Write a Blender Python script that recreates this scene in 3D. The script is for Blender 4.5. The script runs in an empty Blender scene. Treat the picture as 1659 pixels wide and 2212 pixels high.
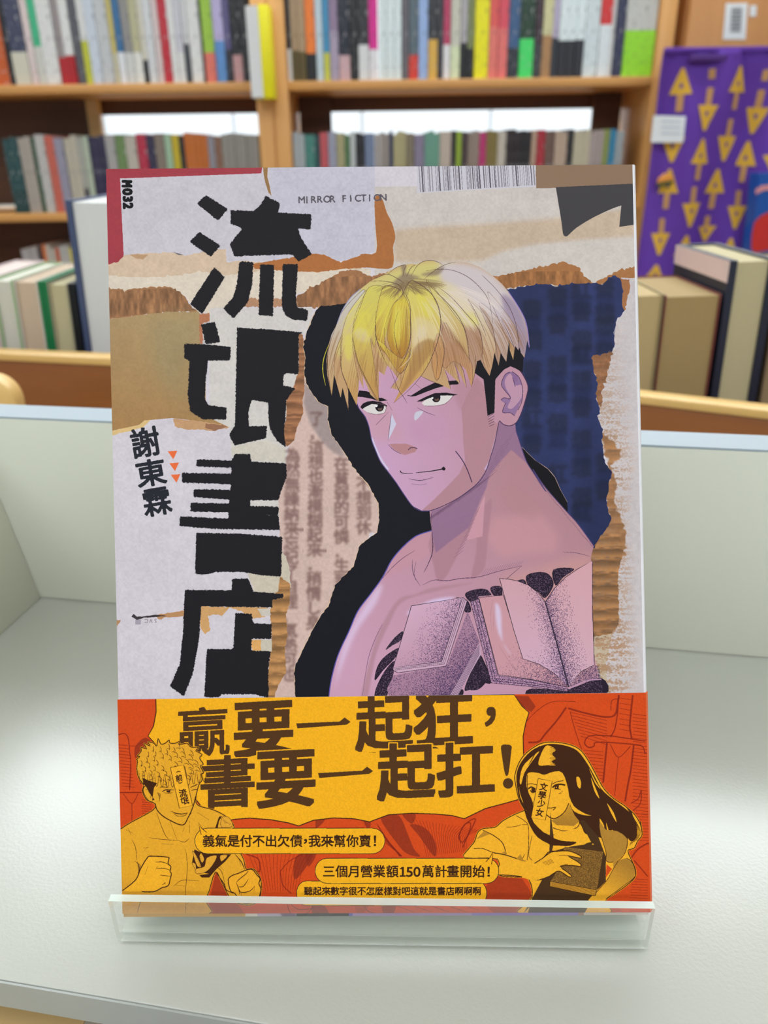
import bpy, bmesh, math, random
import numpy as np
from mathutils import Vector, Matrix
random.seed(11)
S = bpy.context.scene; COL = S.collection
# ------------------------------------------------------------------ camera
PITCH, ROLL, CAMH = math.radians(25), math.radians(-0.8), .2041
Fd = Vector((0, math.cos(PITCH), -math.sin(PITCH))); Up = Vector((0, math.sin(PITCH), math.cos(PITCH))); Rt = Vector((1, 0, 0))
Xr = Rt*math.cos(ROLL) + Up*math.sin(ROLL); Ur = -Rt*math.sin(ROLL) + Up*math.cos(ROLL)
cam = bpy.data.cameras.new('camera'); co = bpy.data.objects.new('camera', cam); COL.objects.link(co)
co.matrix_world = Matrix(((Xr.x, Ur.x, -Fd.x, 0), (Xr.y, Ur.y, -Fd.y, 0), (Xr.z, Ur.z, -Fd.z, CAMH), (0, 0, 0, 1)))
cam.sensor_fit = 'HORIZONTAL'; cam.sensor_width = 36; cam.lens = 36*1665/1659
cam.clip_start = .01; cam.clip_end = 50
cam.dof.use_dof = True; cam.dof.focus_distance = .2172; cam.dof.aperture_fstop = 19; cam.dof.aperture_blades = 0
S.camera = co
# ------------------------------------------------------------------ world, exposure
w = bpy.data.worlds.new('world'); S.world = w; w.use_nodes = True
w.node_tree.nodes['Background'].inputs[0].default_value = (.86, .93, 1, 1); w.node_tree.nodes['Background'].inputs[1].default_value = .6
S.view_settings.view_transform = 'Standard'; S.view_settings.look = 'None'; S.view_settings.gamma = 1; S.view_settings.use_curve_mapping = False
S.view_settings.exposure = 0.08
S.cycles.use_denoising = True; S.cycles.max_bounces = 8; S.cycles.transmission_bounces = 10; S.cycles.diffuse_bounces = 4
S.cycles.caustics_reflective = True; S.cycles.caustics_refractive = True; S.cycles.sample_clamp_indirect = 6
# ------------------------------------------------------------------ helpers
def lin(c):
    return tuple((x/255/12.92 if x/255 <= .04045 else ((x/255+.055)/1.055)**2.4) for x in c[:3]) + (1,)
def mat(name, col, rough=.5, var=.06, scale=40, bump=0, bscale=200, metal=0, coat=0, trans=0, ior=1.45, emit=0, spec=.5, stretch=(1, 1, 1)):
    m = bpy.data.materials.new(name); m.use_nodes = True; nt = m.node_tree; b = nt.nodes['Principled BSDF']; L = nt.links.new
    b.inputs['Roughness'].default_value = rough; b.inputs['Metallic'].default_value = metal; b.inputs['Coat Weight'].default_value = coat; b.inputs['Coat Roughness'].default_value = rough; b.inputs['Coat IOR'].default_value = 1.75 if coat else 1.5
    b.inputs['Transmission Weight'].default_value = trans; b.inputs['IOR'].default_value = ior; b.inputs['Specular IOR Level'].default_value = spec
    tc = nt.nodes.new('ShaderNodeTexCoord'); mp = nt.nodes.new('ShaderNodeMapping'); mp.inputs['Scale'].default_value = stretch; L(tc.outputs['Object'], mp.inputs['Vector'])
    n = nt.nodes.new('ShaderNodeTexNoise'); n.inputs['Scale'].default_value = scale; n.inputs['Detail'].default_value = 4; L(mp.outputs[0], n.inputs['Vector'])
    r = nt.nodes.new('ShaderNodeMapRange'); r.inputs['To Min'].default_value = 1-var; r.inputs['To Max'].default_value = 1+var; L(n.outputs[0], r.inputs['Value'])
    h = nt.nodes.new('ShaderNodeVectorMath'); h.operation = 'SCALE'; h.inputs[0].default_value = lin(col)[:3]; L(r.outputs[0], h.inputs['Scale']); L(h.outputs[0], b.inputs['Base Color'])
    if emit: b.inputs['Emission Color'].default_value = lin(col); b.inputs['Emission Strength'].default_value = emit
    if bump:
        n2 = nt.nodes.new('ShaderNodeTexNoise'); n2.inputs['Scale'].default_value = bscale; n2.inputs['Detail'].default_value = 2; L(tc.outputs['Object'], n2.inputs['Vector'])
        bp = nt.nodes.new('ShaderNodeBump'); bp.inputs['Strength'].default_value = bump; bp.inputs['Distance'].default_value = .0004; L(n2.outputs[0], bp.inputs['Height']); L(bp.outputs[0], b.inputs['Normal'])
    return m
def wood(name, c0, c1, axis=0, rough=.45, scale=9):
    m = bpy.data.materials.new(name); m.use_nodes = True; nt = m.node_tree; b = nt.nodes['Principled BSDF']; L = nt.links.new
    tc = nt.nodes.new('ShaderNodeTexCoord'); mp = nt.nodes.new('ShaderNodeMapping'); s = [scale*5]*3; s[axis] = scale*.35; mp.inputs['Scale'].default_value = s; L(tc.outputs['Object'], mp.inputs['Vector'])
    n = nt.nodes.new('ShaderNodeTexNoise'); n.inputs['Scale'].default_value = 1; n.inputs['Detail'].default_value = 6; n.inputs['Distortion'].default_value = .6; L(mp.outputs[0], n.inputs['Vector'])
    cr = nt.nodes.new('ShaderNodeValToRGB'); cr.color_ramp.elements[0].color = lin(c0); cr.color_ramp.elements[1].color = lin(c1); cr.color_ramp.elements[0].position = .3; cr.color_ramp.elements[1].position = .7
    L(n.outputs[0], cr.inputs[0]); L(cr.outputs[0], b.inputs['Base Color']); b.inputs['Roughness'].default_value = rough
    return m
class MB:
    """collects vertices and faces of one mesh"""
    def __init__(s): s.v = []; s.f = []; s.uv = {}; s.mi = []
    def box(s, x0, y0, z0, x1, y1, z1, fn=None, mi=0):
        b = len(s.v); P = [(x, y, z) for z in (z0, z1) for y in (y0, y1) for x in (x0, x1)]
        s.v += [tuple(fn(*p)) if fn else p for p in P]
        for q in ((0, 2, 3, 1), (4, 5, 7, 6), (0, 1, 5, 4), (2, 6, 7, 3), (0, 4, 6, 2), (1, 3, 7, 5)): s.f.append([b+i for i in q]); s.mi.append(mi)
        return s
    def prism(s, pts, fn0, fn1, mi=0):            # outline extruded between two mappings
        b = len(s.v); n = len(pts); s.v += [tuple(fn0(*p)) for p in pts] + [tuple(fn1(*p)) for p in pts]
        s.f += [list(range(b+n-1, b-1, -1)), list(range(b+n, b+2*n))]; s.mi += [mi, mi]
        for i in range(n): j = (i+1) % n; s.f.append([b+i, b+j, b+n+j, b+n+i]); s.mi.append(mi)
        return s
    def poly(s, pts, mi=0):
        b = len(s.v); s.v += [tuple(p) for p in pts]; s.f.append(list(range(b, b+len(pts)))); s.mi.append(mi); return s
    def build(s, name, m, parent=None, bevel=0, smooth=False, uvfn=None, segs=2):
        me = bpy.data.meshes.new(name); me.from_pydata(s.v, [], s.f)
        for x in (m if isinstance(m, (list, tuple)) else [m]): me.materials.append(x)
        me.polygons.foreach_set('material_index', s.mi)
        bm = bmesh.new(); bm.from_mesh(me)
        bmesh.ops.recalc_face_normals(bm, faces=bm.faces)
        if bevel: bmesh.ops.bevel(bm, geom=bm.edges[:], offset=bevel, segments=segs, affect='EDGES', clamp_overlap=True, profile=.5)
        if smooth or bevel:
            for f in bm.faces: f.smooth = True
            for e in bm.edges:
                if len(e.link_faces) == 2 and e.calc_face_angle(0) > .7: e.smooth = False
        bm.to_mesh(me); bm.free()
        if uvfn:
            ul = me.uv_layers.new(name='UVMap')
            for l in me.loops: ul.data[l.index].uv = uvfn(me.vertices[l.vertex_index].co)
        o = bpy.data.objects.new(name, me); COL.objects.link(o)
        if parent: o.parent = parent
        return o
def empty(name, loc=(0, 0, 0), rz=0):
    o = bpy.data.objects.new(name, None); COL.objects.link(o); o.location = loc; o.rotation_euler = (0, 0, rz); o.empty_display_size = .02; return o
def tag(o, label=None, cat=None, group=None, kind=None):
    for k, v in (('label', label), ('category', cat), ('group', group), ('kind', kind)):
        if v: o[k] = v
    return o
def ray(px, py): return Fd + Xr*((px-829.5)/1665) - Ur*((py-1106)/1665)
EYE = Vector((0, 0, CAMH))
def at(px, py, Y=None, Z_=None):                 # a measured point of the photograph, on the plane y = Y or z = Z_
    r = ray(px, py); t = (Y/r.y) if Y is not None else (Z_-CAMH)/r.z; return EYE + r*t

# ------------------------------------------------------------------ ceiling lamps
lamp_frame = mat('lamp_frame', (225, 226, 226), .4)
def lamp_mat(e):
    m = bpy.data.materials.new('lamp_diffuser'); m.use_nodes = True; nt = m.node_tree; nt.nodes.clear()
    o = nt.nodes.new('ShaderNodeOutputMaterial'); em = nt.nodes.new('ShaderNodeEmission'); em.inputs[0].default_value = (.88, .955, 1, 1); em.inputs[1].default_value = e; nt.links.new(em.outputs[0], o.inputs[0]); return m
diff_m = lamp_mat(8.5)
CEIL = 1.9
rows = [(-1.65, 'left'), (0.0, 'middle'), (1.15, 'right')]
for j, y in enumerate((-2.2, -.6, 1.8, 2.5, 3.2, 4.5)):
    for x, side in rows:
        t = empty('ceiling_light', (x, y, CEIL)); tag(t, 'white LED ceiling panel, %s one of the %s row counted from the entrance' % (side, ['first', 'second', 'third', 'fourth', 'fifth', 'sixth', 'seventh'][j]), 'light', 'LED ceiling panels of the shop')
        MB().box(-.62, -.32, -.05, .62, -.30, 0).box(-.62, .30, -.05, .62, .32, 0).box(-.62, -.30, -.05, -.60, .30, 0).box(.60, -.30, -.05, .62, .30, 0).build('frame', lamp_frame, t)
        MB().box(-.598, -.298, -.04, .598, .298, -.03).build('diffuser', diff_m, t)

# ------------------------------------------------------------------ room
wall_m = mat('wall_paint', (214, 212, 206), .8, .03, 3); ceil_m = mat('ceiling_paint', (232, 232, 230), .85, .02, 2); floor_m = mat('floor_vinyl', (150, 138, 120), .45, .08, 5)
ROOM = (-4.2, 4.2, -3.6, 6.2); FLZ = -.82
def struct(o): o['kind'] = 'structure'; return o
struct(MB().box(ROOM[0], ROOM[2], FLZ-.1, ROOM[1], ROOM[3], FLZ).build('floor', floor_m))
struct(MB().box(ROOM[0], ROOM[2], CEIL+.001, ROOM[1], ROOM[3], CEIL+.1).build('ceiling', ceil_m))
struct(MB().box(ROOM[0]-.1, ROOM[2], FLZ, ROOM[0]-.001, ROOM[3], CEIL).build('wall_left', wall_m))
struct(MB().box(ROOM[1]+.001, ROOM[2], FLZ, ROOM[1]+.1, ROOM[3], CEIL).build('wall_right', wall_m))
WX0, WX1, WZ0, WZ1 = -1.95, 1.72, .05, 1.25; WY = 6.0
bk = MB().box(ROOM[0], WY, FLZ, WX0, WY+.1, CEIL).box(WX1, WY, FLZ, ROOM[1], WY+.1, CEIL).box(WX0, WY, FLZ, WX1, WY+.1, WZ0).box(WX0, WY, WZ1, WX1, WY+.1, CEIL)
struct(bk.build('wall_back', wall_m))
win = struct(empty('window_1', ((WX0+WX1)/2, WY, WZ0)))
hw = (WX1-WX0)/2; hh = WZ1-WZ0
fr = mat('window_frame', (235, 236, 236), .4)
MB().box(-hw, -.02, 0, hw, .06, .04).box(-hw, -.02, hh-.04, hw, .06, hh).box(-hw, -.02, .04, -hw+.04, .06, hh-.04).box(hw-.04, -.02, .04, hw, .06, hh-.04).build('window_frame', fr, win)
sky_m = lamp_mat(1.2); sky_m.name = 'daylight_through_window'
for i in range(4):
    a = -hw+.04+i*(2*hw-.08)/4; MB().box(a+.01, .03, .04, a+(2*hw-.08)/4-.01, .04, hh-.04).build('pane', sky_m, win)

# ------------------------------------------------------------------ white display table
white = mat('white_laminate', (164, 164, 154), .34, .015, 6, bump=.32, bscale=900, spec=1, coat=1)
white2 = mat('white_laminate_panel', (198, 198, 182), .5, .02, 5)
edge_m = mat('white_edge_band', (150, 160, 166), .45, .02, 30, spec=.3)
tbl = empty('display_table', (-.1757, .3398, -.8), math.radians(-9.93)); tag(tbl, 'white laminate display table with upright back panel, under the book', 'table')
TZ = .8                                            # table top height in the table's own frame
front = -.1869                                     # front edge, measured from the back panel
MB().box(-.9, front, TZ-.0112, 1.6, -.0002+.0185, TZ).build('tabletop', white, tbl, bevel=.0006)
MB().box(-.9, .0001, TZ+.0001, 1.6, .0185, TZ+.0956).build('back_panel', white2, tbl, bevel=.0005)
MB().box(-.9, .0004, TZ+.0957, 1.6, .0182, TZ+.0966).build('edge_band', edge_m, tbl)
MB().box(-.9, front-.0007, TZ-.0110, 1.6, front-.0001, TZ-.0004).build('front_edge_band', mat('front_band', (150, 153, 148), .45), tbl)
lean = lambda x, y, z: (x - (z-TZ)*.17, y, z)
MB().box(-.012, -.172, TZ+.0001, -.0003, -.0002, TZ+.088, fn=lean).build('side_panel', mat('side_panel_laminate', (188, 186, 168), .5, .02, 5), tbl, bevel=.0005)
for x, y in ((-.8, -.15), (1.5, -.15)):
    MB().box(x-.02, y-.02, 0, x+.02, y+.02, TZ-.06).build('leg', white2, tbl)
# lower step of the display, in front of and below the table top, with two books lying on it
step = MB().box(-.75, front-.30, TZ-.075, 1.3, front-.004, TZ-.062).build('lower_shelf', white2, tbl)
for x in (-.74, 1.29): MB().box(x-.008, front-.05, TZ-.062, x+.008, front+.02, TZ-.0114).build('shelf_support', white2, tbl)

paper = mat('page_paper', (232, 228, 214), .85, .05, 300, stretch=(1, .1, .1))
def lying_book(corner, ang, w_, d_, h_, col, label):
    t = empty('book', corner, ang); tag(t, label, 'book')
    c_ = mat('book_cover', col, .55, .05, 60)
    MB().box(0, 0, 0, w_, d_, .0006).box(0, 0, h_-.0006, w_, d_, h_).box(0, 0, .0006, .0008, d_, h_-.0006).build('cover', c_, t)
    MB().box(.0009, .0005, .0007, w_-.001, d_-.0005, h_-.0007).build('page_block', paper, t)
    return t
import_z = -.0619
e1 = at(117, 2194, Z_=-.0455); e2 = at(153, 2199, Z_=-.0455)
lying_book((e1.x-.150, e1.y-.100, -.0619), math.radians(-6), .149, .128, .016, (206, 174, 120), 'tan covered book lying below the table edge, in the bottom left corner')
lying_book((e1.x+.0135, e1.y-.116, -.0619), math.radians(-6), .0065, .128, .015, (170, 166, 164), 'narrow grey booklet lying between the tan and brown books below the table')
lying_book((e2.x+.0150, e2.y-.119, -.0619), math.radians(-6), .12, .128, .014, (120, 88, 66), 'brown covered book lying below the table edge, right of the tan one')

# ------------------------------------------------------------------ clear acrylic stand
def acrylic(name, white_, gloss_col=(1, 1, 1, 1)):
    m = bpy.data.materials.new(name); m.use_nodes = True; nt = m.node_tree; nt.nodes.clear(); N = nt.nodes.new; L = nt.links.new
    o = N('ShaderNodeOutputMaterial'); tr = N('ShaderNodeBsdfTransparent'); tr.inputs[0].default_value = (.972, .978, .962, 1)
    gl = N('ShaderNodeBsdfGlossy'); gl.inputs['Roughness'].default_value = .03; gl.inputs[0].default_value = gloss_col
    lw = N('ShaderNodeLayerWeight'); lw.inputs[0].default_value = .5
    pw = N('ShaderNodeMath'); pw.operation = 'POWER'; pw.inputs[1].default_value = 4; L(lw.outputs['Facing'], pw.inputs[0]); fr = N('ShaderNodeMath'); fr.operation = 'MULTIPLY_ADD'; fr.inputs[1].default_value = .8; fr.inputs[2].default_value = .045; L(pw.outputs[0], fr.inputs[0])
    df = N('ShaderNodeBsdfDiffuse'); df.inputs[0].default_value = (.80, .83, .78, 1)
    tc = N('ShaderNodeTexCoord'); n = N('ShaderNodeTexNoise'); n.inputs['Scale'].default_value = 70; n.inputs['Detail'].default_value = 5; L(tc.outputs['Object'], n.inputs['Vector'])
    r = N('ShaderNodeMapRange'); r.inputs['From Min'].default_value = .62; r.inputs['From Max'].default_value = .8; r.inputs['To Min'].default_value = .02; r.inputs['To Max'].default_value = .14; L(n.outputs[0], r.inputs['Value']); L(r.outputs[0], gl.inputs['Roughness'])
    m1 = N('ShaderNodeMixShader'); L(fr.outputs[0], m1.inputs[0]); L(tr.outputs[0], m1.inputs[1]); L(gl.outputs[0], m1.inputs[2])
    m2 = N('ShaderNodeMixShader'); m2.inputs[0].default_value = white_; L(m1.outputs[0], m2.inputs[1]); L(df.outputs[0], m2.inputs[2]); L(m2.outputs[0], o.inputs[0]); return m
acr = acrylic('clear_acrylic', .015); acr_side = acrylic('clear_acrylic_cut_side', .30); acr_bend = acrylic('acrylic_bend_painted_glint', .3)  # bend: its bright line of gathered light is mixed in as diffuse white
frost = mat('sawn_acrylic_edge', (214, 226, 218), .45, .06, 300, trans=.35)
bl, br = Vector((-.0769, .1464, 0)), Vector((.0712, .1418, 0))
sx = (br-bl).normalized(); sy = Vector((-sx.y, sx.x, 0)); SL = (br-bl).length
st = empty('book_stand', (bl+br)/2, math.atan2(sx.y, sx.x)); tag(st, 'clear acrylic easel stand holding the novel upright', 'stand')
T = .0022; hwid = SL/2
LEAN = math.radians(24.8); dl = (math.sin(LEAN), math.cos(LEAN))
# side profile of the bent sheet: lip, rounded bend, ledge, rounded bend, back rest, foot behind
pts_o = []; R1 = .0035
pts_c = [(T/2, .0196)] + [(T/2, .0045)] + [(T/2+R1-R1*math.cos(a), .0048-R1*math.sin(a)+.0) for a in np.linspace(.25, math.pi/2, 6)]
y_b = .0205
pts_c += [(y_b, pts_c[-1][1])]
for a in np.linspace(0, math.pi/2-LEAN, 7)[1:]: pts_c.append((y_b+.0045*math.sin(a), pts_c[6 if False else 7][1]+.0045*(1-math.cos(a))))
e = pts_c[-1]; H_ = .125
pts_c += [(e[0]+dl[0]*H_*k, e[1]+dl[1]*H_*k) for k in (.5, 1)]
top = pts_c[-1]
for a in np.linspace(0, math.pi-.42, 8)[1:]:
    pts_c.append((top[0]+.005*( math.cos(math.pi-a-(-LEAN)) + math.cos(LEAN))*1.0, top[1]+.005*math.sin(a)))
pts_c.append((pts_c[-1][0]+.035, .0018))
pc = np.array(pts_c); d = np.gradient(pc, axis=0); d /= np.hypot(d[:, 0], d[:, 1])[:, None]; nrm = np.c_[-d[:, 1], d[:, 0]]*T/2
prof = [tuple(p) for p in (pc+nrm)] + [tuple(p) for p in (pc-nrm)[::-1]]
nP = len(pc); mb = MB()
for s_ in (-hwid, hwid): mb.v += [(s_, y, max(z, .00005)) for y, z in prof]
N2 = len(prof)
for i in range(N2): j = (i+1) % N2; mb.f.append([i, j, N2+j, N2+i]); mb.mi.append(0)
for i in range(nP-1):
    q = [i, i+1, N2-2-i, N2-1-i]; mb.f.append(q); mb.f.append([N2+k for k in q[::-1]]); mb.mi += [0, 0]
mb.mi[N2-1] = 1
for i in range(N2, len(mb.mi)): mb.mi[i] = 2
for i in range(2, 8):
    for k in (i, N2-2-i): mb.mi[k] = 3
mb.build('bent_sheet', [acr, frost, acr_side, acr_bend], st, smooth=True)

# ---------------------------------------------------------------- flat print of the book cover, drawn with numpy
# (all outlines are given in the pixel frame in which the printed cover was measured; QUAD are its four corners there)
QUAD = [(228, 365), (1367, 355), (1402, 1978), (266.5, 1983)]
CW, CH = 2280, 3236
def homography(src, dst):
    A = []
    for (x, y), (u, v) in zip(src, dst):
        A.append([x, y, 1, 0, 0, 0, -u*x, -u*y, -u]); A.append([0, 0, 0, x, y, 1, -v*x, -v*y, -v])
    return np.linalg.svd(np.array(A, float))[2][-1].reshape(3, 3)
HM = homography(QUAD, [(0, 0), (CW, 0), (CW, CH), (0, CH)])
def warp(p):
    p = np.asarray(p, float); q = np.c_[p, np.ones(len(p))] @ HM.T
    return q[:, :2] / q[:, 2:3]
def Z(x0, y0, s):
    return lambda *p: [(x0 + p[i]/s, y0 + p[i+1]/s) for i in range(0, len(p), 2)]
rng = np.random.default_rng(7)
def vnoise(h, w, gy, gx):                       # smooth value noise, cell size gy x gx
    G = rng.random((int(h/gy)+3, int(w/gx)+3)).astype(np.float32)
    y = np.arange(h)/gy; x = np.arange(w)/gx
    yi = y.astype(int); xi = x.astype(int); fy = (y-yi).astype(np.float32)[:, None]; fx = (x-xi).astype(np.float32)[None]
    fy = fy*fy*(3-2*fy); fx = fx*fx*(3-2*fx)
    R0 = G[yi]*(1-fy) + G[yi+1]*fy
    return R0[:, xi]*(1-fx) + R0[:, xi+1]*fx
def curve(P, n=8, closed=True, tight=None):      # Catmull-Rom through the points
    P = np.asarray(P, float); N = len(P); out = []
    for i in range(N if closed else N-1):
        p0 = P[(i-1) % N] if closed or i > 0 else P[i]; p1 = P[i]; p2 = P[(i+1) % N]
        p3 = P[(i+2) % N] if closed or i+2 < N else P[i+1]
        t = np.linspace(0, 1, n, endpoint=False)[:, None]
        out.append(.5*((2*p1) + (p2-p0)*t + (2*p0-5*p1+4*p2-p3)*t*t + (3*p1-p0-3*p2+p3)*t**3))
    out = np.concatenate(out)
    return out if closed else np.r_[out, P[-1:]]
def torn(P, amp=2.5, step=5.0, seed=1, closed=True):   # a ragged version of an outline
    r = np.random.default_rng(seed); P = np.asarray(P, float); N = len(P); out = []
    for i in range(N if closed else N-1):
        a, b = P[i], P[(i+1) % N]; L = np.hypot(*(b-a)); k = max(1, int(L/step))
        t = np.arange(k)/k; q = a + (b-a)*t[:, None]
        nrm = np.array([-(b-a)[1], (b-a)[0]])/(L+1e-9)
        q = q + nrm*(r.normal(size=k)*amp*(.35+.65*np.abs(np.sin(np.arange(k)*.9+i))))[:, None]
        out.append(q)
    return np.concatenate(out)
class Canvas:
    def __init__(s, y0, y1, base):
        s.y0 = y0; s.h = y1-y0; s.w = CW
        s.a = np.empty((s.h, s.w, 3), np.float32); s.a[:] = np.array(base, np.float32)/255
    def edges(s, E, pad=0):
        """even-odd coverage of a set of edges -> (mask, x0, y0) in the canvas"""
        E = np.asarray(E, float).copy(); E[:, [1, 3]] -= s.y0
        x0 = int(max(0, np.floor(E[:, [0, 2]].min())-pad)); x1 = int(min(s.w, np.ceil(E[:, [0, 2]].max())+1+pad))
        y0 = int(max(0, np.floor(E[:, [1, 3]].min())-pad)); y1 = int(min(s.h, np.ceil(E[:, [1, 3]].max())+1+pad))
        if x1 <= x0 or y1 <= y0: return None
        w, h = x1-x0, y1-y0
        fl = E[:, 1] > E[:, 3]; E[fl] = E[fl][:, [2, 3, 0, 1]]
        a = np.ceil(E[:, 1]-.5).astype(int); b = np.ceil(E[:, 3]-.5).astype(int)
        a = np.clip(a, y0, y1); b = np.clip(b, y0, y1); n = b-a
        idx = np.repeat(np.arange(len(E)), n)
        if len(idx) == 0: return None
        row = np.arange(n.sum()) - np.repeat(np.cumsum(n)-n, n) + a[idx]
        e = E[idx]; xx = e[:, 0] + (row+.5-e[:, 1])*(e[:, 2]-e[:, 0])/(e[:, 3]-e[:, 1]+1e-12)
        col = np.clip(np.ceil(xx-.5).astype(int)-x0, 0, w)
        T = np.zeros((h, w+1), np.int32); np.add.at(T, (row-y0, col), 1)
        return (np.cumsum(T, 1)[:, :w] & 1).astype(np.float32), x0, y0
    def mask(s, P, pad=0):
        q = warp(P); return s.edges(np.c_[q, np.roll(q, -1, 0)], pad)
    @staticmethod
    def blur(m, r):
        r = int(round(r))
        if r < 1: return m
        for _ in range(2):
            for ax in (0, 1):
                p = np.pad(m, [(r+1, r) if k == ax else (0, 0) for k in (0, 1)], mode='edge')
                c = np.cumsum(p, ax, dtype=np.float64)
                m = ((c[2*r+1:] - c[:-2*r-1]) if ax == 0 else (c[:, 2*r+1:] - c[:, :-2*r-1]))/(2*r+1)
        return m.astype(np.float32)
    def put(s, M, col, alpha=1.0, mul=False):
        if M is None: return
        m, x0, y0 = M; h, w = m.shape; v = s.a[y0:y0+h, x0:x0+w]; m = (m*alpha)[..., None] if np.ndim(alpha) == 0 else (m*alpha)[..., None]
        c = np.asarray(col, np.float32)/255
        v += (((v*c) if mul else c)-v)*m
    def poly(s, P, col, alpha=1.0, soft=0, smooth=0, mul=False, clip=None, fuzz=0):
        if smooth: P = curve(P, smooth)
        M = s.mask(P, pad=int(soft*3+fuzz*2+2))
        if M is None: return
        m, x0, y0 = M
        if soft: m = s.blur(m, soft)
        if fuzz: m = s.blur(m, fuzz); m = np.clip((m + (rng.random(m.shape)*.5+vnoise(*m.shape, 5, 5)*.9-.7)*.62-.5)*6+.5, 0, 1)
        if clip is not None: m = m*clip[y0:y0+m.shape[0], x0:x0+m.shape[1]]
        s.put((m, x0, y0), col, alpha, mul)
    def full(s, P, smooth=0, soft=0):             # mask on the whole canvas
        out = np.zeros((s.h, s.w), np.float32)
        if smooth: P = curve(P, smooth)
        M = s.mask(P, pad=int(soft*3))
        if M: m, x0, y0 = M; out[y0:y0+m.shape[0], x0:x0+m.shape[1]] = s.blur(m, soft) if soft else m
        return out
    def grad(s, P, c0, c1, smooth=0, ax=1, g0=None, g1=None, alpha=1, soft=0, clip=None, p=1.0):   # colour runs from g0 to g1 (points)
        if smooth: P = curve(P, smooth)
        M = s.mask(P, pad=int(soft*3))
        if M is None: return
        m, x0, y0 = M
        if soft: m = s.blur(m, soft)
        if g0 is None: q = np.asarray(P, float); g0 = (q[:, 0].mean(), q[:, 1].min()); g1 = (q[:, 0].mean(), q[:, 1].max())
        a, b = warp([g0, g1]); d = b-a; L = d@d
        X = np.arange(m.shape[1])+x0; Y = np.arange(m.shape[0])+y0+s.y0
        t = np.clip(((X[None]-a[0])*d[0] + (Y[:, None]-a[1])*d[1])/L, 0, 1)**p
        if clip is not None: m = m*clip[y0:y0+m.shape[0], x0:x0+m.shape[1]]
        C0, C1 = np.asarray(c0, np.float32)/255, np.asarray(c1, np.float32)/255
        col = C0 + (C1-C0)*t[..., None].astype(np.float32)
        v = s.a[y0:y0+m.shape[0], x0:x0+m.shape[1]]; v += (col-v)*(m*alpha)[..., None]
    def line(s, P, w0, col, w1=None, smooth=6, alpha=1.0, clip=None, closed=False, taper=False, soft=0):
        """stroke; widths in measured pixels"""
        P = np.asarray(P, float)
        if smooth and len(P) > 2: P = curve(P, smooth, closed)
        if closed: P = np.r_[P, P[:1]]
        q = warp(P); n = len(q); t = np.linspace(0, 1, n)
        w = (w0 + ((w1 if w1 is not None else w0)-w0)*t)
        if taper: w = w0*np.maximum(.15, np.sin(np.pi*np.clip(t*.94+.03, 0, 1))**.6)
        w = np.maximum(w, .45)
        d = np.gradient(q, axis=0); d /= np.hypot(d[:, 0], d[:, 1])[:, None]+1e-9
        nr = np.c_[-d[:, 1], d[:, 0]]*w[:, None]
        acc = None
        A, B = q+nr, q-nr
        x0, y0 = np.floor(np.minimum(A, B).min(0)-soft*3-2).astype(int); x1, y1 = np.ceil(np.maximum(A, B).max(0)+soft*3+3).astype(int)
        x0 = max(0, x0); y0 = max(s.y0, y0); x1 = min(s.w, x1); y1 = min(s.y0+s.h, y1)
        if x1 <= x0 or y1 <= y0: return
        acc = np.zeros((y1-y0, x1-x0), np.float32)
        for i in range(n-1):
            R = np.array([A[i], A[i+1], B[i+1], B[i]])
            M = s.edges(np.c_[R, np.roll(R, -1, 0)])
            if M is None: continue
            m, mx, my = M; my += s.y0
            a0, b0 = my-y0, mx-x0
            sub = acc[max(0, a0):a0+m.shape[0], max(0, b0):b0+m.shape[1]]
            np.maximum(sub, m[max(0, -a0):max(0, -a0)+sub.shape[0], max(0, -b0):max(0, -b0)+sub.shape[1]], out=sub)
        if soft: acc = s.blur(acc, soft)
        yy = y0-s.y0
        if clip is not None: acc = acc*clip[yy:yy+acc.shape[0], x0:x0+acc.shape[1]]
        s.put((acc, x0, yy), col, alpha)
    def glyph(s, ch, box, col, rot=0, bold=0, em=None, alpha=1, soft=0, fuzz=0, halo=None, shear=0, clip=None, flip=False, sq=False):
        """a letter fitted to box = (x0, y0, x1, y1); with em = (cx, cy, size) it keeps the type's own proportions"""
        E = glyph_edges(ch).copy()
        if E is None or len(E) == 0: return
        P = E.reshape(-1, 2)
        if em is not None:
            cx, cy, z = em; P = (P - np.array([.5, .38]))*z*np.array([1, -1])
        else:
            lo, hi = P.min(0), P.max(0); cx, cy = (box[0]+box[2])/2, (box[1]+box[3])/2
            P = (P-(lo+hi)/2)/np.maximum(hi-lo, 1e-6)*np.array([box[2]-box[0], -(box[3]-box[1])])
        if flip: P = P*np.array([1, -1])
        if shear: P = np.c_[P[:, 0], P[:, 1]+P[:, 0]*shear]
        c, d = math.cos(rot), math.sin(rot)
        P = np.c_[P[:, 0]*c - P[:, 1]*d + cx, P[:, 0]*d + P[:, 1]*c + cy]
        q = warp(P).reshape(-1, 4); pad = int(bold*2+soft*3+fuzz*2+(halo[1]*2 if halo else 0)+3)
        M = s.edges(q, pad)
        if M is None: return
        m, x0, y0 = M
        def grow(m, r):
            r2 = r*2
            k = int(math.ceil(r2)); o = m.copy()
            for dy in range(-k, k+1):
                for dx in range(-k, k+1):
                    if sq or dx*dx+dy*dy <= r2*r2+.3:
                        a = np.roll(np.roll(m, dy, 0), dx, 1); np.maximum(o, a, out=o)
            return o
        if bold: m = grow(m, bold)
        if halo: s.put((grow(m, halo[1]), x0, y0), halo[0])
        if soft: m = s.blur(m, soft)
        if fuzz: m = s.blur(m, fuzz); m = np.clip((m + (rng.random(m.shape)*.5+vnoise(*m.shape, 5, 5)*.9-.7)*.5-.5)*6+.5, 0, 1)
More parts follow.
